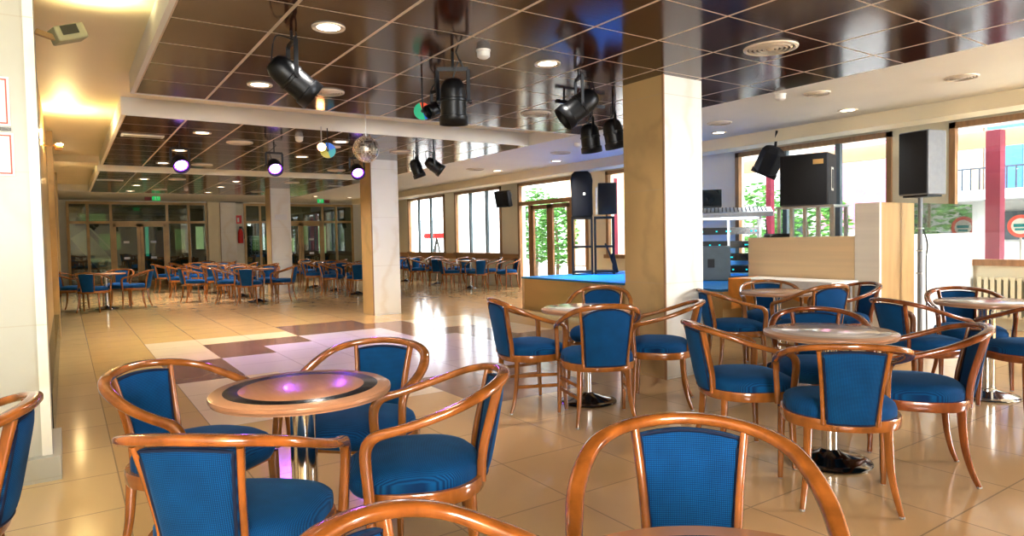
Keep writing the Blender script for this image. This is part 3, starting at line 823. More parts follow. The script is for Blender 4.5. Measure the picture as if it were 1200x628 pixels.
# metal stand on the counter with big cabinet
sd = empty('metal_stand', (7.80, 4.78, 1.225), 0); tag(sd, 'silver metal stand of upright bars on the counter under the big loudspeaker', 'stand')
for y in (-.36, -.18, 0.0, .18, .36):
    for x in (-.145, .145): MB().box(x-.015, x+.015, y-.02, y+.02, 0, .36).obj('upright', Mt['alu'], sd, smooth=False)
m = MB(); m.box(-.18, .18, -.39, .39, .36, .385)
m.obj('top_plate', Mt['alu'], sd, smooth=False)
cb = cabinet('loudspeaker', 7.82, 4.84, 1.612, .57, .42, .64, -1.27, 'large black loudspeaker cabinet on the metal stand over the counter')
MB().box(.2851, .289, -.06, .05, .18, .47).obj('handle', Mt['plastic'], cb, smooth=False)
MB().box(.2891, .292, -.035, .025, .21, .44).obj('handle_recess', Mt['black'], cb, smooth=False)
MB().box(.12, .24, -.247, -.2455, .50, .56).obj('badge', Mt['goldframe'], cb, smooth=False)
# hanging tilted spotlight-like speaker
hs = empty('hanging_spotlight', (8.0, 5.50, 2.29), rot=(.30, .45, -1.0)); tag(hs, 'black hooded stage spotlight tilted down, hanging above the counter', 'stage light')
MB().lathe([(.14, -.20), (.165, -.18), (.165, .02), (.16, .10), (.13, .15), (.08, .17)], 6, (0, 0, 0)).obj('housing', Mt['blackm'], hs, smooth=False, bevel=.02)
MB().box(-.17, .17, -.02, .02, -.24, -.18).obj('barn_door', Mt['blackm'], hs, smooth=False)
MB().bar((0, 0, .15), (-.08, 0, .38), .03).obj('hanger', Mt['black'], hs, smooth=False)
o = MB().lathe([(.17, 0), (.18, .02), (.16, .045)], 24, (7.72, 5.2, 1.226)).obj('round_tray', Mt['black']); tag(o, 'low round black tray lying on the left end of the counter', 'tray')
# pole speaker
r = empty('speaker_pole', (7.90, 3.55, 0)); tag(r, 'slim grey steel speaker pole in front of the plywood box', 'pole')
MB().lathe([(.024, .012), (.024, 1.66)], 14).obj('pole', Mt['cablight'], r)
MB().lathe([(.14, 0), (.14, .008), (.03, .016)], 20).obj('foot_plate', Mt['black'], r)
for z in (.8, 1.05, 1.30): MB().box(-.03, .03, -.03, .03, z-.008, z+.008).obj('clamp', Mt['alu'], r, smooth=False)
cb = cabinet('loudspeaker', 7.90, 3.53, 1.665, .34, .30, .70, -1.75, 'tall black loudspeaker with pale grey side on top of the slim pole', side='cablight')
MB().box(-.14, .14, -.12, .12, -.0, -.02).obj('mount_plate', Mt['black'], cb, smooth=False)
cp = cr([(8.02, 3.62, 1.66), (8.01, 3.60, 1.4), (7.95, 3.50, 1.15), (7.84, 3.46, .95), (7.80, 3.44, .6), (7.82, 3.44, .01)], 6)
o = MB().tube(cp, .007, 6).obj('speaker_cable', Mt['black']); tag(o, 'thin black cable looping down beside the slim speaker pole', 'cable')
# glass / white partition up to the wall
gp = empty('glass_partition', (0, 0, 0)); tag(gp, 'white panel with a clear glass upper strip between plywood box and window', 'partition')
MB().box(8.185, 9.81, 3.76, 3.80, 0, 1.235).obj('white_panel', Mt['frost'], gp, smooth=False)
MB().box(8.185, 9.81, 3.775, 3.785, 1.235, 1.60).obj('glass_strip', Mt['pglass'], gp, smooth=False)

# buffet table with orange cloth
bt = empty('buffet_table', (0, 0, 0)); tag(bt, 'long table under white and orange tablecloths against the counter', 'table')
MB().box(6.80, 7.36, 3.95, 5.22, .70, .73).obj('tabletop', Mt['whitecloth'], bt, smooth=False)
for x in (6.86, 7.3):
    for y in (4.02, 5.08): MB().box(x-.02, x+.02, y-.02, y+.02, 0, .70).obj('leg', Mt['alu'], bt, smooth=False)
def drape(y0, y1, x, z1, z0, mat, name, n=28, along='y'):
    mb = MB(); rows = []
    for j in range(9):
        v = j/8; row = []
        for i in range(n+1):
            u = i/n; s_ = y0+(y1-y0)*u; z = z1 - (z1-z0(u))*v; off = .004+.035*v*math.sin(u*22)**2
            row.append(mb.bm.verts.new((x-off, s_, z) if along == 'y' else (s_, x+off, z)))
        rows.append(row)
    for a, b in zip(rows[:-1], rows[1:]):
        for i in range(n): mb.bm.faces.new((a[i], a[i+1], b[i+1], b[i]))
    o = mb.obj(name, mat, angle=60); s = o.modifiers.new('thick', 'SOLIDIFY'); s.thickness = .004; return o
o = drape(4.05, 5.26, 6.790, .738, lambda u: .42+.12*abs(math.sin(u*4.2)), Mt['orangecloth'], 'orange_tablecloth'); tag(o, 'orange cloth hanging in points over the front of the long table', 'tablecloth')
o = drape(6.80, 7.34, 5.226, .738, lambda u: .35, Mt['orangecloth'], 'orange_tablecloth', along='x', n=14); tag(o, 'orange cloth hanging over the stage end of the long table', 'tablecloth')
o = drape(3.9, 4.9, 6.745, .742, lambda u: .60+.05*math.sin(u*6), Mt['whitecloth'], 'white_overlay'); tag(o, 'white cloth overlay along the edge of the long table', 'tablecloth')

# radiator under near window
rd = empty('radiator', (0, 0, 0)); tag(rd, 'cream ribbed radiator under the near right window', 'radiator')
m = MB()
for i in range(30):
    y = 1.55+i*.072; m.box(XR-.12, XR-.03, y, y+.045, .16, .66)
m.obj('rib', Mt['radiator'], rd, smooth=False)['kind'] = 'stuff'
m = MB(); m.box(XR-.10, XR-.05, 1.5, 3.7, .14, .18); m.box(XR-.10, XR-.05, 1.5, 3.7, .63, .67); m.obj('header_pipe', Mt['radiator'], rd, smooth=False)

# small wall speakers / screens on the window wall
def wallbox(x, y, z, w, h, label, rz, tilt=.25):
    r = empty('wall_television', (x, y, z), rot=(tilt, 0, rz)); tag(r, label, 'television')
    MB().box(-w/2, w/2, -.10, .04, -h/2, h/2).obj('casing', Mt['black'], r, smooth=False, bevel=.01)
    MB().box(-w/2+.03, w/2-.03, -.104, -.1, -h/2+.03, h/2-.03).obj('screen', Mt['screen'], r, smooth=False)
    MB().bar((0, .04, 0), (0, .22, .05), .04).obj('bracket', Mt['alu'], r, smooth=False)
    MB().lathe([(.10, 0), (.10, .03)], 20, (0, .24, .06), Matrix.Rotation(PI/2, 3, 'X')).obj('bracket_plate', Mt['alu'], r)
wallbox(9.52, 14.40, 2.32, .44, .42, 'small dark television on a silver wall bracket beside the far glass door', -1.25)
wallbox(9.55, 21.6, 2.05, .5, .42, 'dark wall television just right of the second pillar', -1.2)

# ================================================================== CEILING FITTINGS
DL = [(1.475, 4.265, 'lit round downlight in the front brown ceiling, far left'), (3.265, 4.265, 'lit round downlight in the front brown ceiling beside the smoke detector'), (1.475, 6.10, 'lit round downlight beside the louvred vent behind the big stage can'),
      (1.475, 9.05, 'downlight at the front left of the second brown ceiling'), (1.45, 10.86, 'downlight above the leftmost purple light'), (1.43, 12.65, 'downlight left of the leftmost purple light'),
      (3.245, 9.02, 'downlight left of the mirror ball'), (3.245, 10.86, 'downlight right of the middle purple light'),
      (1.42, 15.81, 'first downlight over the far left doors'), (1.42, 17.5, 'second downlight over the far left doors'), (1.42, 19.35, 'last downlight over the far left doors'),
      (3.22, 19.24, 'orange lit downlight before the fire extinguisher'), (3.22, 15.71, 'downlight in the third brown ceiling in front of the third pillar'), (3.20, 17.35, 'dim downlight left of the third pillar'),
      (7.50, 4.15, 'downlight in the white soffit above the plywood counter'), (7.49, 5.95, 'downlight in the white soffit just right of the big pillar'), (7.46, 9.53, 'downlight in the white soffit left of the twin cans'),
      (7.40, 11.42, 'downlight in the white soffit over the far windows'), (6.34, 19.92, 'far downlight in the white soffit near the exit sign'), (7.5, 20.2, 'last downlight in the white soffit')]
lamp_emit = {}
def downlight(x, y, label, z=CEIL, watt=36., first=[None]):
    if first[0] is None:
        r = empty('downlight', (x, y, z)); tag(r, label, 'ceiling light', 'round ceiling downlights')
        MB().lathe([(.075, -.004), (.105, -.010), (.108, .0), (.080, .004)], 32, cap=False).obj('ring', Mt['vent'], r)
        MB().lathe([(.076, -.002), (.076, -.001)], 28).obj('lamp', Mt['lamp_on'], r)
        first[0] = r
    else: r = copy_thing(first[0], (x, y, z), 0, label)
    return r
for x, y, lab in DL: downlight(x, y, lab, z=CEIL if y < 20.02 or x > 5.86 else CEIL)
VT = [(2.09, 6.09, .125, 'louvred round air vent behind the large stage can'), (4.46, 3.06, .17, 'large round louvred air vent in the dark ceiling right of the pillar'), (4.43, 6.02, .15, 'round vent between the stage cans'),
      (2.05, 9.69, .15, 'round vent at the front of the second brown ceiling'), (2.04, 12.65, .15, 'round vent right of the leftmost purple light'), (4.43, 12.61, .15, 'round vent left of the second pillar top'), (4.43, 9.63, .15, 'round vent right of the second pillar top'), (3.31, 9.54, .10, 'small vent beside the colour wheel lamp'),
      (2.02, 15.63, .15, 'round vent over the far left glass doors'), (2.0, 18.63, .15, 'farthest round vent over the left glass doors'), (4.36, 18.65, .15, 'round vent behind the third pillar'), (4.41, 15.59, .15, 'round vent beside the third pillar top'),
      (6.85, 2.73, .12, 'round vent in the white soffit over the near right window'), (6.30, 3.80, .11, 'plain round vent in the white soffit beside the dark ceiling edge'), (6.84, 5.42, .13, 'thin round vent in the white soffit right of the big pillar'), (6.80, 8.57, .15, 'round vent in the white soffit left of the twin cans'), (6.81, 11.31, .16, 'round vent in the white soffit above the far windows')]
for x, y, rr, lab in VT:
    r = empty('air_vent', (x, y, CEIL)); tag(r, lab, 'air vent', 'round ceiling vents')
    MB().lathe([(rr*.98, -.004), (rr*1.04, -.016), (rr*1.14, -.010), (rr*1.16, .0)], 40, cap=False).obj('ring', Mt['vent'], r)
    m = MB(); k = rr*.92
    while k > .02:
        m.lathe([(k, -.004), (k-rr*.03, -.016), (k-rr*.10, -.018), (k-rr*.07, -.004)], 36, cap=False); k -= rr*.19
    m.lathe([(.02, -.016), (.02, -.004)], 16)
    m.obj('louvre', Mt['vent'], r)
    MB().lathe([(rr, -.003), (rr, -.001)], 36).obj('backing', Mt['ventd'], r)
for x, y, lab in ((2.62, 4.20, 'white smoke detector on the front brown ceiling between the stage cans'), (2.62, 8.85, 'white smoke detector above the middle purple light'), (2.54, 18.15, 'white smoke detector over the far left doors'), (6.02, 4.02, 'small white detector at the edge of the dark ceiling right of the pillar'), (6.35, 7.6, 'small detector in the white soffit right of the second brown ceiling')):
    r = empty('smoke_detector', (x, y, CEIL)); tag(r, lab, 'detector', 'ceiling detectors')
    MB().lathe([(.052, -.012), (.055, 0)], 24).obj('mount', Mt['plastic'], r)
    MB().lathe([(.015, -.068), (.032, -.062), (.048, -.050), (.050, -.016), (.045, -.012)], 24).obj('head', Mt['plastic'], r)
for x, y, lab in ((.87, 9.63, 'long white slot diffuser at the left of the second brown ceiling'), (.84, 16.33, 'long white slot diffuser at the left of the third brown ceiling'), (3.2, 16.3, 'white slot diffuser before the third pillar'), (5.64, 16.16, 'white slot diffuser left of the second pillar')):
    r = empty('slot_diffuser', (x, y, CEIL)); tag(r, lab, 'air vent')
    w = .24 if x < 5 else .18
    MB().box(-w, w, -.09, .09, -.012, 0).obj('frame', Mt['white'], r, smooth=False, bevel=.004)
    m = MB()
    for yy in (-.05, 0, .05): m.box(-w+.03, w-.03, yy-.008, yy+.008, -.014, -.011)
    m.obj('slot', Mt['ventd'], r, smooth=False)

# stage cans ---------------------------------------------------------------
def par_can(x, y, z, aim, L, R, label, yoke_top=None, lit=False, group=None, ribs=True):
    """housing centred at x,y,z; aim = direction the lamp looks"""
    aim = Vector(aim).normalized()
    r = empty('stage_spotlight', (x, y, z)); tag(r, label, 'stage light', group)
    rot = aim.to_track_quat('Z', 'X').to_matrix()
    h = L/2
    prof = [(R*.35, -h), (R*.62, -h*.93), (R*.84, -h*.72), (R*.92, -h*.45), (R*.93, -h*.15), (R*1.0, -h*.12), (R*1.0, -h*.02), (R*.93, 0), (R*.93, h*.6), (R*1.04, h*.63), (R*1.04, h)]
    body = MB(); body.lathe(prof, 28, (0, 0, 0), rot, cap=False); body.lathe([(R*.35, -h+.001), (R*.0001, -h)], 28, (0, 0, 0), rot, cap=False)
    bo = body.obj('housing', Mt['black'], r, angle=35)
    s = bo.modifiers.new('s', 'SOLIDIFY'); s.thickness = .003
    MB().lathe([(R*.90, h*.55), (R*.90, h*.56)], 24, (0, 0, 0), rot).obj('lens', Mt['purple_on'] if lit else Mt['screen'], r, smooth=False)
    if lit:
        m = MB()
        for q in range(3):
            cnt = (1, 6, 12)[q]; rad = R*(0, .34, .66)[q]
            for i in range(cnt):
                a = 2*PI*i/cnt; m.lathe([(R*.125, h*.56), (R*.125, h*.60)], 10, rot @ Vector((rad*math.cos(a), rad*math.sin(a), 0)), rot)
        m.obj('led_cluster', Mt['led_on'], r, smooth=False)['kind'] = 'stuff'
    # yoke: two arms from pivots to a crossbar then a hanger to the ceiling
    side = aim.cross(Vector((0, 0, 1)))
    side = side.normalized() if side.length > .05 else Vector((1, -.4, 0)).normalized()
    top = Vector((0, 0, R+.14 if L > .3 else R+.09)); m = MB()
    for s_ in (-1, 1):
        a = side*s_*R*1.12; m.bar(a, a+top, .028, .008); m.lathe([(.016, 0), (.016, .02)], 10, a+side*s_*.005, side.to_track_quat('Z', 'X').to_matrix())
    m.bar(top-side*R*1.14, top+side*R*1.14, .014, .028)
    m.obj('yoke', Mt['black'], r, smooth=False)
    MB().bar(top, (0, 0, CEIL-z), .016).obj('hanger', Mt['black'], r, smooth=False)
    m = MB(); q = cr([tuple(rot @ Vector((0, 0, -h))), tuple(top*.7+side*.05-aim*.14), tuple(top+side*.08), tuple(Vector((0.03, 0, CEIL-z)))], 5)
    m.tube(q, .005, 6).obj('power_cable', Mt['black'], r)
    return r
CG = 'black stage cans on the ceiling'
par_can(1.29, 4.46, 2.355, (.95, -.05, -.75), .34, .098, 'largest black stage can, front left, tilted down to the right', group=CG)
par_can(2.44, 4.35, 2.30, (.03, .05, -1), .34, .102, 'black stage can hanging straight down on a square yoke beside the colour wheel', group=CG)
par_can(3.66, 4.35, 2.38, (-.72, .35, -.62), .36, .105, 'black stage can left of the big pillar, tilted down to the left', group=CG)
par_can(4.50, 5.18, 2.285, (.1, -.05, -1), .29, .103, 'left of the twin black cans beside the big pillar', group=CG)
par_can(4.58, 4.92, 2.30, (.15, -.1, -1), .29, .103, 'right of the twin black cans, touching the big pillar edge', group=CG)
par_can(1.32, 9.86, 2.375, (.08, -.85, -.62), .22, .10, 'leftmost purple glowing stage light', lit=True, group='purple stage lights')
par_can(2.53, 9.78, 2.375, (-.05, -.85, -.62), .22, .10, 'middle purple glowing stage light of the three', lit=True, group='purple stage lights')
par_can(3.80, 9.87, 2.375, (-.12, -.85, -.62), .22, .10, 'purple glowing stage light below the mirror ball', lit=True, group='purple stage lights')
par_can(4.36, 8.92, 2.34, (.3, -.1, -.9), .28, .09, 'left of the pair of black cans above the second pillar', group=CG)
par_can(4.48, 8.60, 2.35, (.75, -.3, -.6), .28, .09, 'right of the pair of black cans above the second pillar', group=CG)
# track holding the twin cans
o = MB(); o.bar((4.0, 5.1, 2.60), (4.62, 5.1, 2.60), .03); o.bar((4.1, 5.1, 2.6), (4.1, 5.1, 2.672), .015); o.bar((4.28, 5.1, 2.6), (4.28, 5.1, 2.672), .015)
tag(o.obj('lighting_bar', Mt['black'], smooth=False), 'short black lighting bar fixed to the brown ceiling behind the big pillar', 'bar')

def colour_wheel(x, y, z, facing, R, mats, label):
    f = Vector(facing).normalized(); rot = f.to_track_quat('Z', 'Y').to_matrix()
    r = empty('colour_wheel', (x, y, z)); tag(r, label, 'colour wheel')
    n = len(mats)
    for i in range(n):
        mb = MB(); a0 = 2*PI*i/n+.3; a1 = 2*PI*(i+1)/n+.3
        fr = []; bk = []
        for zz, lst in ((.003, fr), (-.003, bk)):
            lst.append(mb.bm.verts.new(rot @ Vector((0, 0, zz))))
            for k in range(9):
                a = a0+(a1-a0)*k/8; lst.append(mb.bm.verts.new(rot @ Vector((R*math.cos(a), R*math.sin(a), zz))))
        mb.bm.faces.new(fr); mb.bm.faces.new(bk[::-1])
        for k in range(len(fr)): mb.bm.faces.new((fr[k], fr[(k+1) % len(fr)], bk[(k+1) % len(fr)], bk[k]))
        mb.obj('filter', Mt[mats[i]], r, smooth=False)
    MB().lathe([(.015, -.008), (.015, .008)], 12, (0, 0, 0), rot).obj('hub', Mt['black'], r)
    MB().bar((0, 0, 0), (0, 0, CEIL-z), .010).obj('hanger', Mt['black'], r, smooth=False)
    return r
colour_wheel(2.62, 5.22, 2.395, (-.45, -1, .05), .076, ['c_red', 'c_green', 'c_green', 'c_blue'], 'round colour filter wheel in red, green and blue beside the small black projector')
colour_wheel(2.72, 8.02, 2.40, (-.35, -1, 0), .095, ['c_blue', 'c_yellow', 'c_yellow', 'c_teal'], 'round filter wheel in blue, yellow and teal beside the glowing orange bulb')
par_can(2.70, 5.12, 2.41, (-.7, -.1, -.35), .20, .055, 'small black projector between colour wheel and square-yoke can', group=CG)
r = empty('pinspot_lamp', (2.62, 7.95, 2.425)); tag(r, 'small orange-white glowing lamp in front of the second colour wheel', 'stage light')
MB().lathe([(.055, -.03), (.058, .0), (.05, .03), (.03, .06)], 20, (0, 0, 0), Vector((.3, 1, .1)).to_track_quat('Z', 'Y').to_matrix()).obj('housing', Mt['black'], r)
MB().lathe([(.048, -.034), (.048, -.031)], 20, (0, 0, 0), Vector((.3, 1, .1)).to_track_quat('Z', 'Y').to_matrix()).obj('bulb', Mt['orange_on'], r)
MB().bar((0, 0, .03), (0, 0, CEIL-2.425), .012).obj('hanger', Mt['alu'], r, smooth=False)
# mirror ball
r = empty('mirror_ball', (2.84, 7.08, 2.305)); tag(r, 'silver mirror ball hanging on a thin rod before the second pillar', 'mirror ball')
mb = MB(); n1, n2 = 40, 24
prof = [(.148*math.sin(PI*(k+.02)/(n2+.04)), -.148*math.cos(PI*(k+.02)/(n2+.04))) for k in range(n2+1)]
mb.lathe(prof, n1).obj('ball', Mt['mirror'], r, smooth=False)
MB().lathe([(.004, .14), (.004, UP-2.305)], 8).obj('rod', Mt['alu'], r)
MB().lathe([(.03, .13), (.03, .165), (.006, .17)], 14).obj('cap', Mt['alu'], r)
MB().lathe([(.045, UP-2.305-.03), (.05, UP-2.305)], 16).obj('motor', Mt['black'], r)

# ================================================================== SIGNS, EXTINGUISHER, LEFT WALL ITEMS
def text(name, body, size, loc, rot, mat, parent=None, align='CENTER'):
    c = D.curves.new(name, 'FONT'); c.body = body; c.size = size; c.align_x = align; c.align_y = 'CENTER'; c.extrude = .001
    c.materials.append(mat); o = D.objects.new(name, c); COL.objects.link(o); o.location = loc; o.rotation_euler = rot
    if parent: o.parent = parent
    return o
ex = empty('fire_extinguisher', (4.98, YB-.10, 1.30)); tag(ex, 'red fire extinguisher hung on the far white wall under its sign', 'extinguisher')
MB().lathe([(.075, 0), (.085, .02), (.085, .38), (.06, .45), (.03, .48), (.03, .52)], 20).obj('cylinder', Mt['red'], ex)
MB().box(-.03, .05, -.05, .03, .50, .57).obj('valve', Mt['black'], ex, smooth=False)
MB().tube([(.03, -.04, .53), (.11, -.05, .45), (.11, -.05, .15)], .012, 8).obj('hose', Mt['black'], ex)
sg = empty('fire_sign', (4.94, YB-.01, 2.11)); tag(sg, 'small red fire sign with white symbol above the extinguisher', 'sign')
MB().box(-.11, .11, -.01, 0, -.14, .14).obj('plate', Mt['red'], sg, smooth=False)
MB().box(-.03, .03, -.013, -.01, -.09, .06).obj('symbol', Mt['paper'], sg, smooth=False)
for (x, dirn, lab) in ((2.06, 1, 'green and maroon exit sign above the left glass doors'), (6.90, -1, 'green and maroon exit sign above the right glass doors')):
    r = empty('exit_sign', (x, 20.9, 2.58)); tag(r, lab, 'exit sign')
    MB().box(-.20 if dirn < 0 else .0, 0. if dirn < 0 else .20, -.02, .02, -.05, .07).obj('green_plate', Mt['greenexit'], r, smooth=False)
    MB().box(.01 if dirn < 0 else -.18, .18 if dirn < 0 else -.01, -.02, .02, -.05, .05).obj('maroon_plate', Mt['maroon'], r, smooth=False)
    gx = -.1 if dirn < 0 else .1
    m = MB(); m.box(gx-.035, gx-.005, -.023, -.02, -.03, .05); m.lathe([(.012, 0), (.012, .003)], 10, (gx+.035, -.02, .045), Matrix.Rotation(PI/2, 3, 'X')); m.bar((gx+.03, -.0215, .03), (gx+.05, -.0215, -.03), .008, .003); m.bar((gx+.03, -.0215, 0), (gx+.01, -.0215, -.03), .008, .003)
    m.obj('running_figure', Mt['paper'], r, smooth=False)
r = empty('wall_notice', (4.60, 17.315, 1.94)); tag(r, 'small white notice on the third pillar', 'notice')
MB().box(-.15, .15, -.008, 0, -.07, .07).obj('sheet', Mt['paper'], r, smooth=False)
# framed notices on the left pillar (face at Y = 4.43)
for z0, z1, x1, lab in ((1.92, 2.18, -.215, 'upper white notice with a red outline on the left pillar'), (1.655, 1.885, -.205, 'lower white notice with a red outline on the left pillar')):
    r = empty('framed_notice', (x1, 4.428, z0)); tag(r, lab, 'notice', 'notices on the left pillar'); h = z1-z0
    MB().box(-.42, 0, -.006, 0, 0, h).obj('sheet', Mt['paper'], r, smooth=False)
    m = MB(); e = .012
    m.box(-.41, -e, -.008, -.006, e, e+.006); m.box(-.41, -e, -.008, -.006, h-e-.006, h-e); m.box(-e-.006, -e, -.008, -.006, e, h-e); m.box(-.41, -.404, -.008, -.006, e, h-e)
    m.obj('red_outline', Mt['redframe'], r, smooth=False)
o = MB().box(-.42, -.215, 4.418, 4.428, 1.895, 1.912).obj('sign_rail', Mt['lowdark'], smooth=False); tag(o, 'thin dark strip between the two red-outlined notices', 'sign rail')
# floodlight on the pillar side
r = empty('floodlight', (-.02, 4.84, 2.545), rot=(0, 0, .25)); tag(r, 'beige box floodlight bracketed to the top of the left pillar', 'floodlight')
MB().obox((.085, 0, .02), (.085, .07, .045), Matrix.Rotation(math.radians(-22), 3, 'Y')).obj('housing', Mt['floodcase'], r, smooth=False, bevel=.01)
MB().obox((.075, -.072, .03), (.045, .004, .026), Matrix.Rotation(math.radians(-22), 3, 'Y')).obj('front_glass', Mt['lowdark'], r, smooth=False)
MB().bar((-.08, 0, .0), (.02, 0, -.02), .03).obj('bracket', Mt['goldframe'], r, smooth=False)
# bright wall spot further down the left wall
r = empty('wall_spotlight', (-.02, 9.2, 2.40)); tag(r, 'dazzling wall spotlight high on the left wall', 'wall light')
MB().lathe([(.03, -.02), (.045, 0), (.045, .05), (.03, .07)], 16, (0, 0, 0)).obj('housing', Mt['goldframe'], r)
MB().lathe([(.03, -.03), (.038, -.022), (.03, -.018)], 16, (.01, -.03, .07)).obj('bulb', Mt['star'], r)
MB().bar((-.14, 0, .03), (0, 0, .03), .02).obj('bracket', Mt['goldframe'], r, smooth=False)

# ================================================================== OUTSIDE
struct('ground_outside', MB().box(XR+.22, 40, -25, 45, -.25, -.15), Mt['out_ground'])
fb = empty('courtyard_building', (0, 0, 0)); tag(fb, 'sunlit pale building with a balcony seen through the right windows', 'building')
m = MB(); m.box(21, 21.4, -16, 40, -.2, 9); m.obj('facade', Mt['out_white'], fb, smooth=False)
MB().box(20.9, 21, 10.3, 12.6, 1.4, 5.0).obj('pink_panel', Mt['out_pink'], fb, smooth=False)
MB().box(20.9, 21, 6.9, 7.7, 2.3, 6.0).obj('blue_panel', Mt['out_blue'], fb, smooth=False)
MB().box(20.9, 21, 7.8, 8.1, 2.3, 5.0).obj('peach_panel', Mt['out_cream'], fb, smooth=False)
MB().box(20.9, 21, 20.0, 26.0, -.1, 5.0).obj('peach_panel', Mt['out_cream'], fb, smooth=False)
MB().box(19.6, 21, -6, 9.4, 2.05, 2.30).obj('balcony_slab', Mt['out_white'], fb, smooth=False)
m = MB(); m.box(19.65, 19.7, -6.6, 9.4, 2.84, 2.88)
for i in range(80): m.box(19.66, 19.69, -6.6+i*.2, -6.57+i*.2, 2.3, 2.85)
m.obj('balcony_railing', Mt['out_dark'], fb, smooth=False)
for y in (-3, .9, 4.2, 6.1, 8.2, 13.0, 18.0): MB().box(20.85, 21, y, y+1.3, 1.0, 1.75).obj('window', Mt['out_dark'], fb, smooth=False)
# pergola / awning outside the windows with white slats
pg = empty('pergola', (0, 0, 0)); tag(pg, 'white slatted pergola roof just outside the right windows', 'pergola')
m = MB()
for i in range(7): m.box(10.5+i*.42, 10.62+i*.42, -4, 12.0, 3.02, 3.10)
m.obj('slat', Mt['out_white'], pg, smooth=False)
MB().box(13.4, 13.6, -4, 12.0, 2.72, 3.0).obj('beam', Mt['out_cream'], pg, smooth=False)
for i, (x, y, w, lab) in enumerate(((11.2, 4.02, .09, 'burgundy round post outside the near right window'), (12.2, 8.4, .06, 'burgundy post outside the stage window'), (10.4, 15.3, .05, 'burgundy post at the right of the second far window'), (11.2, 12.05, .06, 'burgundy post outside the glass door'))):
    o = MB().box(x-w, x+w, y-w, y+w, -.15, 2.7).obj('burgundy_post', Mt['burg'], smooth=False); tag(o, lab, 'post', 'burgundy posts outside')
# white plastic chairs outside
def pchair(x, y, rz, lab, first=[None]):
    if first[0]: return copy_thing(first[0], (x, y, -.15), rz, lab)
    r = empty('plastic_chair', (x, y, -.15), rz); tag(r, lab, 'chair', 'white plastic chairs outside'); first[0] = r
    mb = MB(); rings = []
    for j in range(6):
        v = j/5; row = []
        for i in range(13):
            u = -1+2*i/12; a = u*1.25; h = .42+v*(.58-.16*abs(u)**2)
            row.append(mb.bm.verts.new((.26*math.sin(a)*(1+.1*v), -.24*math.cos(a)*(1+.12*v), h)))
        rings.append(row)
    for a, b in zip(rings[:-1], rings[1:]):
        for i in range(12): mb.bm.faces.new((a[i], a[i+1], b[i+1], b[i]))
    o = mb.obj('backrest', Mt['plastic'], r); s = o.modifiers.new('s', 'SOLIDIFY'); s.thickness = .012
    MB().lathe([(.22, .40), (.25, .42), (.25, .44), (.23, .45)], 24).obj('seat', Mt['plastic'], r)
    for sx in (-1, 1):
        for sy in (-1, 1): MB().bar((sx*.17, sy*.17, .42), (sx*.21, sy*.21, 0), .035).obj('leg', Mt['plastic'], r, smooth=False)
    return r
for x, y, rz, lab in ((12.9, 4.72, .5, 'leftmost white plastic chair outside the near right window'), (12.6, 4.05, .2, 'white plastic chair outside, right of the burgundy post'), (13.1, 3.62, -.3, 'white plastic chair outside in the middle of the visible ones'), (12.5, 2.95, .4, 'white plastic chair outside nearest the right edge')):
    pchair(x, y, rz, lab)
# round advertising signs seen outside
def round_sign(x, y, z, lab, S=.5):
    r = empty('round_sign', (x, y, z), rot=(PI/2, 0, -PI/2)); tag(r, lab, 'sign')
    MB().lathe([(.30*S, -.01), (.30*S, .01)], 40).obj('red_disc', Mt['redframe'], r)
    MB().lathe([(.21*S, .011), (.21*S, .014)], 40).obj('white_centre', Mt['paper'], r)
    m = MB(); m.box(-.075, .075, -.01, .03, .0145, .018); m.box(-.06, .06, -.055, -.03, .0145, .018); m.obj('green_mark', Mt['teal'], r, smooth=False)
    MB().bar((0, -.15, 0), (0, -(z+.15), 0), .02).obj('pole', Mt['out_white'], r, smooth=False)
round_sign(10.4, 3.44, 1.31, 'round red and white advertising sign outside the near right window')
# foliage
def shrub(x, y, z0, h, rad, n, lab, seed, trunk=True, g='garden plants outside'):
    R_ = random.Random(seed); r = empty('garden_tree', (x, y, z0)); tag(r, lab, 'tree', g)
    mb = MB()
    for i in range(n):
        th = R_.uniform(0, 2*PI); ph = math.acos(R_.uniform(-1, 1)); q = R_.uniform(.35, 1)**.5
        c = Vector((rad*q*math.sin(ph)*math.cos(th), rad*q*math.sin(ph)*math.sin(th), h*.58+h*.42*q*math.cos(ph)))
        s = R_.uniform(.06, .13); rt = Matrix.Rotation(R_.uniform(0, 6), 3, 'Z') @ Matrix.Rotation(R_.uniform(0, 6), 3, 'X')
        v = [mb.bm.verts.new(c + rt @ Vector(p)) for p in ((-s, 0, 0), (0, -s*.4, s*.1), (s, 0, 0), (0, s*.4, s*.1))]
        mb.bm.faces.new(v)
    mb.obj('foliage', Mt['leaf'], r, smooth=False)
    MB().tube([(0, 0, 0), (.05, 0, h*.3), (0, .04, h*.7)], [.06, .045, .02], 8).obj('trunk', Mt['bark'], r)
shrub(13.6, 18.6, -.15, 3.2, .9, 1500, 'leafy green tree outside the glass door', 1)
shrub(12.8, 16.4, -.15, 2.8, .7, 1100, 'smaller green bush right of the glass door outside', 2)
shrub(15.5, 9.6, -.15, 2.6, 1.0, 1500, 'green bush outside behind the metal stand', 3)
shrub(17.5, 12.6, -.15, 3.0, 1.3, 1500, 'broad green tree outside the stage window', 4)
shrub(15.8, .6, -.15, 3.4, 1.5, 1800, 'green tree outside near window, mirrored in the glass strip', 5)
shrub(15.4, -3.2, -.15, 3.2, 1.5, 1800, 'dense green tree outside beyond the right edge', 6)
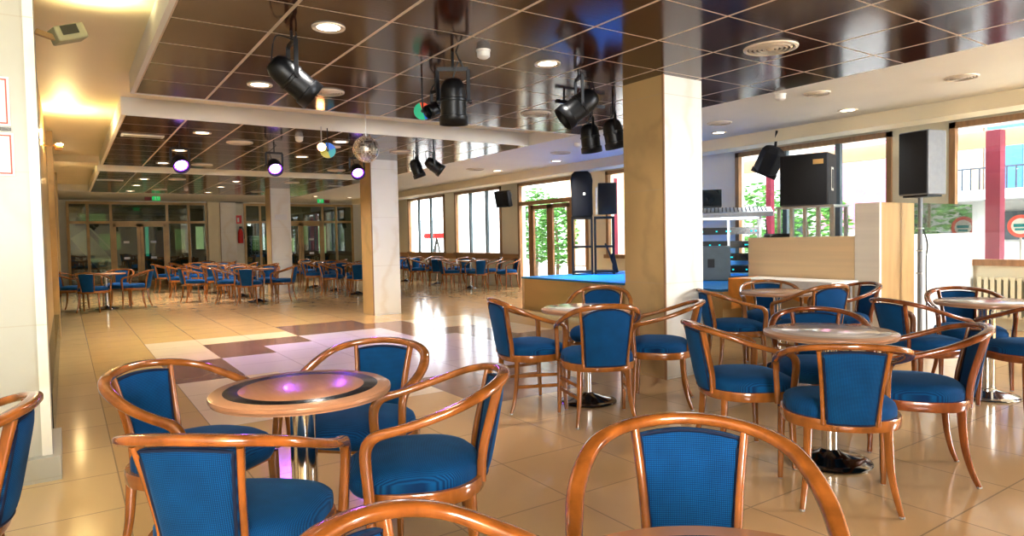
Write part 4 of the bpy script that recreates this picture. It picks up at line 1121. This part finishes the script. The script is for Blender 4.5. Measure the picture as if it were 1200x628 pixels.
# workout-like red/black machine outside first far window
m = empty('parked_scooter', (11.6, 22.2, -.15)); tag(m, 'red and dark garden grill cart outside the far window', 'cart')
q = MB(); q.bar((-.2, .3, 0), (0, 0, 1.5), .05); q.bar((.2, -.3, 0), (0, 0, 1.5), .05); q.bar((-.3, -.2, 0), (0, 0, 1.5), .05); q.obj('stand', Mt['out_dark'], m, smooth=False)
MB().box(-.3, .3, -.45, .45, 1.5, 1.68).obj('top_box', Mt['red'], m, smooth=False)
m.name = 'garden_cart'

# ================================================================== LIGHT
W = D.worlds.new('World'); SC.world = W; W.use_nodes = True
t = W.node_tree; bg = t.nodes['Background']
bg.inputs[0].default_value = (.93, .97, 1.0, 1); bg.inputs[1].default_value = 4.6
def lamp(kind, name, loc, energy, color, **k):
    l = D.lights.new(name, kind); l.energy = energy; l.color = color
    o = D.objects.new(name, l); COL.objects.link(o); o.location = loc
    for a, b in k.items():
        if a == 'rot': o.rotation_euler = b
        elif a == 'target': o.rotation_euler = (Vector(b)-Vector(loc)).to_track_quat('-Z', 'Y').to_euler()
        else: setattr(l, a, b)
    return o
s = lamp('SUN', 'sun', (30, 5, 20), 2.6, (1, .93, .82), angle=math.radians(1.), rot=(math.radians(28), math.radians(30), 0))
for ya, yb in [(o_[1], o_[2]) for o_ in openings]:
    p = lamp('AREA', 'window_portal', (XR+.3, (ya+yb)/2, 1.75), 1, (1, 1, 1), shape='RECTANGLE', size=ya-yb, size_y=1.9, rot=(0, math.radians(90), 0))
    p.data.cycles.is_portal = True
WARM = (1, .80, .52)
for x, y, lab in DL:
    lamp('SPOT', 'downlight_beam', (x, y, CEIL-.02), (42 if y < 8 else 120) if y < 20 else 30, (1, .94, .84), spot_size=math.radians(125), spot_blend=.9, shadow_soft_size=.06)
# floodlights and wall spot that wash the left part of the upper ceiling
lamp('SPOT', 'flood_beam', (.14, 4.9, 2.60), 30, (1, .86, .50), spot_size=math.radians(140), spot_blend=.8, shadow_soft_size=.05, rot=(math.radians(180), 0, 0))
lamp('POINT', 'wall_spot_glow', (.06, 9.2, 2.56), 17, (1, .80, .42), shadow_soft_size=.04)
lamp('POINT', 'wall_spot_glow.001', (.10, 14.9, 2.5), 4, (1, .80, .42), shadow_soft_size=.04)
lamp('POINT', 'wall_spot_glow.002', (.10, 1.2, 2.60), 8, (1, .80, .45), shadow_soft_size=.05)
# coloured stage lamps
for x, y in ((1.32, 9.74), (2.52, 9.66), (3.78, 9.75)):
    lamp('SPOT', 'purple_beam', (x, y, 2.30), 30, (.42, .10, 1.), spot_size=math.radians(70), spot_blend=.6, shadow_soft_size=.06, target=(2.2, 6.9, 0))
lamp('SPOT', 'blue_stage_beam', (7.7, 8.9, 2.42), 320, (.03, .40, 1.), spot_size=math.radians(95), spot_blend=.7, shadow_soft_size=.005, target=(8.2, 8.4, .5))
lamp('SPOT', 'green_stage_beam', (6.4, 8.7, 2.6), 22, (.45, 1., .10), spot_size=math.radians(50), spot_blend=.9, shadow_soft_size=.005, target=(6.95, 8.4, .45))
# unseen fill panels, added behind and left of the viewpoint to brighten the room
lamp('AREA', 'unseen_fill', (-.75, -2.6, 1.9), 150, (1, .97, .93), shape='RECTANGLE', size=1.4, size_y=1.6, target=(3.5, 6, 1.2))
lamp('AREA', 'unseen_fill.002', (9.0, -2.7, 1.9), 230, (.96, .98, 1), shape='RECTANGLE', size=1.4, size_y=1.6, target=(4.5, 6, 1.4))
lamp('AREA', 'unseen_fill.001', (-1.3, 1.0, 1.9), 10, (1, .86, .66), shape='RECTANGLE', size=3, size_y=1.4, target=(2, 2.6, .5))
lamp('POINT', 'lobby_lamp', (2.5, 27.5, 2.5), 14, (.9, 1, .6), shadow_soft_size=1.)
lamp('POINT', 'lobby_lamp.001', (7.5, 27.5, 2.5), 26, (1, 1, .6), shadow_soft_size=1.)

# ================================================================== CAMERA
f, yaw, yc, pitch, roll = 773.6, .59445, 308.66, -.0372, -.0192
cd = D.cameras.new('camera'); cam = D.objects.new('camera', cd); COL.objects.link(cam); SC.camera = cam
cd.sensor_fit = 'HORIZONTAL'; cd.sensor_width = 36; cd.lens = 36*f/1200; cd.clip_start = .05; cd.clip_end = 200
cd.shift_y = (314-yc)/1200*-1
fw = Vector((math.sin(yaw)*math.cos(pitch), math.cos(yaw)*math.cos(pitch), math.sin(pitch)))
rt = Vector((math.cos(yaw), -math.sin(yaw), 0)); up = rt.cross(fw)
# image roll
c_, s_ = math.cos(roll), math.sin(roll)
r2 = rt*c_ + up*s_; u2 = up*c_ - rt*s_
r2, u2 = rt*c_ - up*(-s_), up*c_ + rt*(-s_)
cam.matrix_world = Matrix(((r2.x, u2.x, -fw.x, 0), (r2.y, u2.y, -fw.y, 0), (r2.z, u2.z, -fw.z, 1.27), (0, 0, 0, 1)))
# view
SC.view_settings.view_transform = 'Standard'; SC.view_settings.look = 'Medium High Contrast' if False else 'None'
SC.view_settings.use_curve_mapping = True
cv = SC.view_settings.curve_mapping; cc = cv.curves[3]; cc.points.new(.20, .165); cc.points.new(.60, .645); cv.update()
SC.view_settings.exposure = 0.92
SC.view_settings.use_white_balance = True; SC.view_settings.white_balance_temperature = 6050; SC.view_settings.gamma = 1.0
SC.cycles.max_bounces = 9; SC.cycles.diffuse_bounces = 4; SC.cycles.glossy_bounces = 4; SC.cycles.transparent_max_bounces = 12
SC.cycles.sample_clamp_indirect = 6; SC.cycles.use_denoising = True
SC.cycles.caustics_reflective = False; SC.cycles.caustics_refractive = False
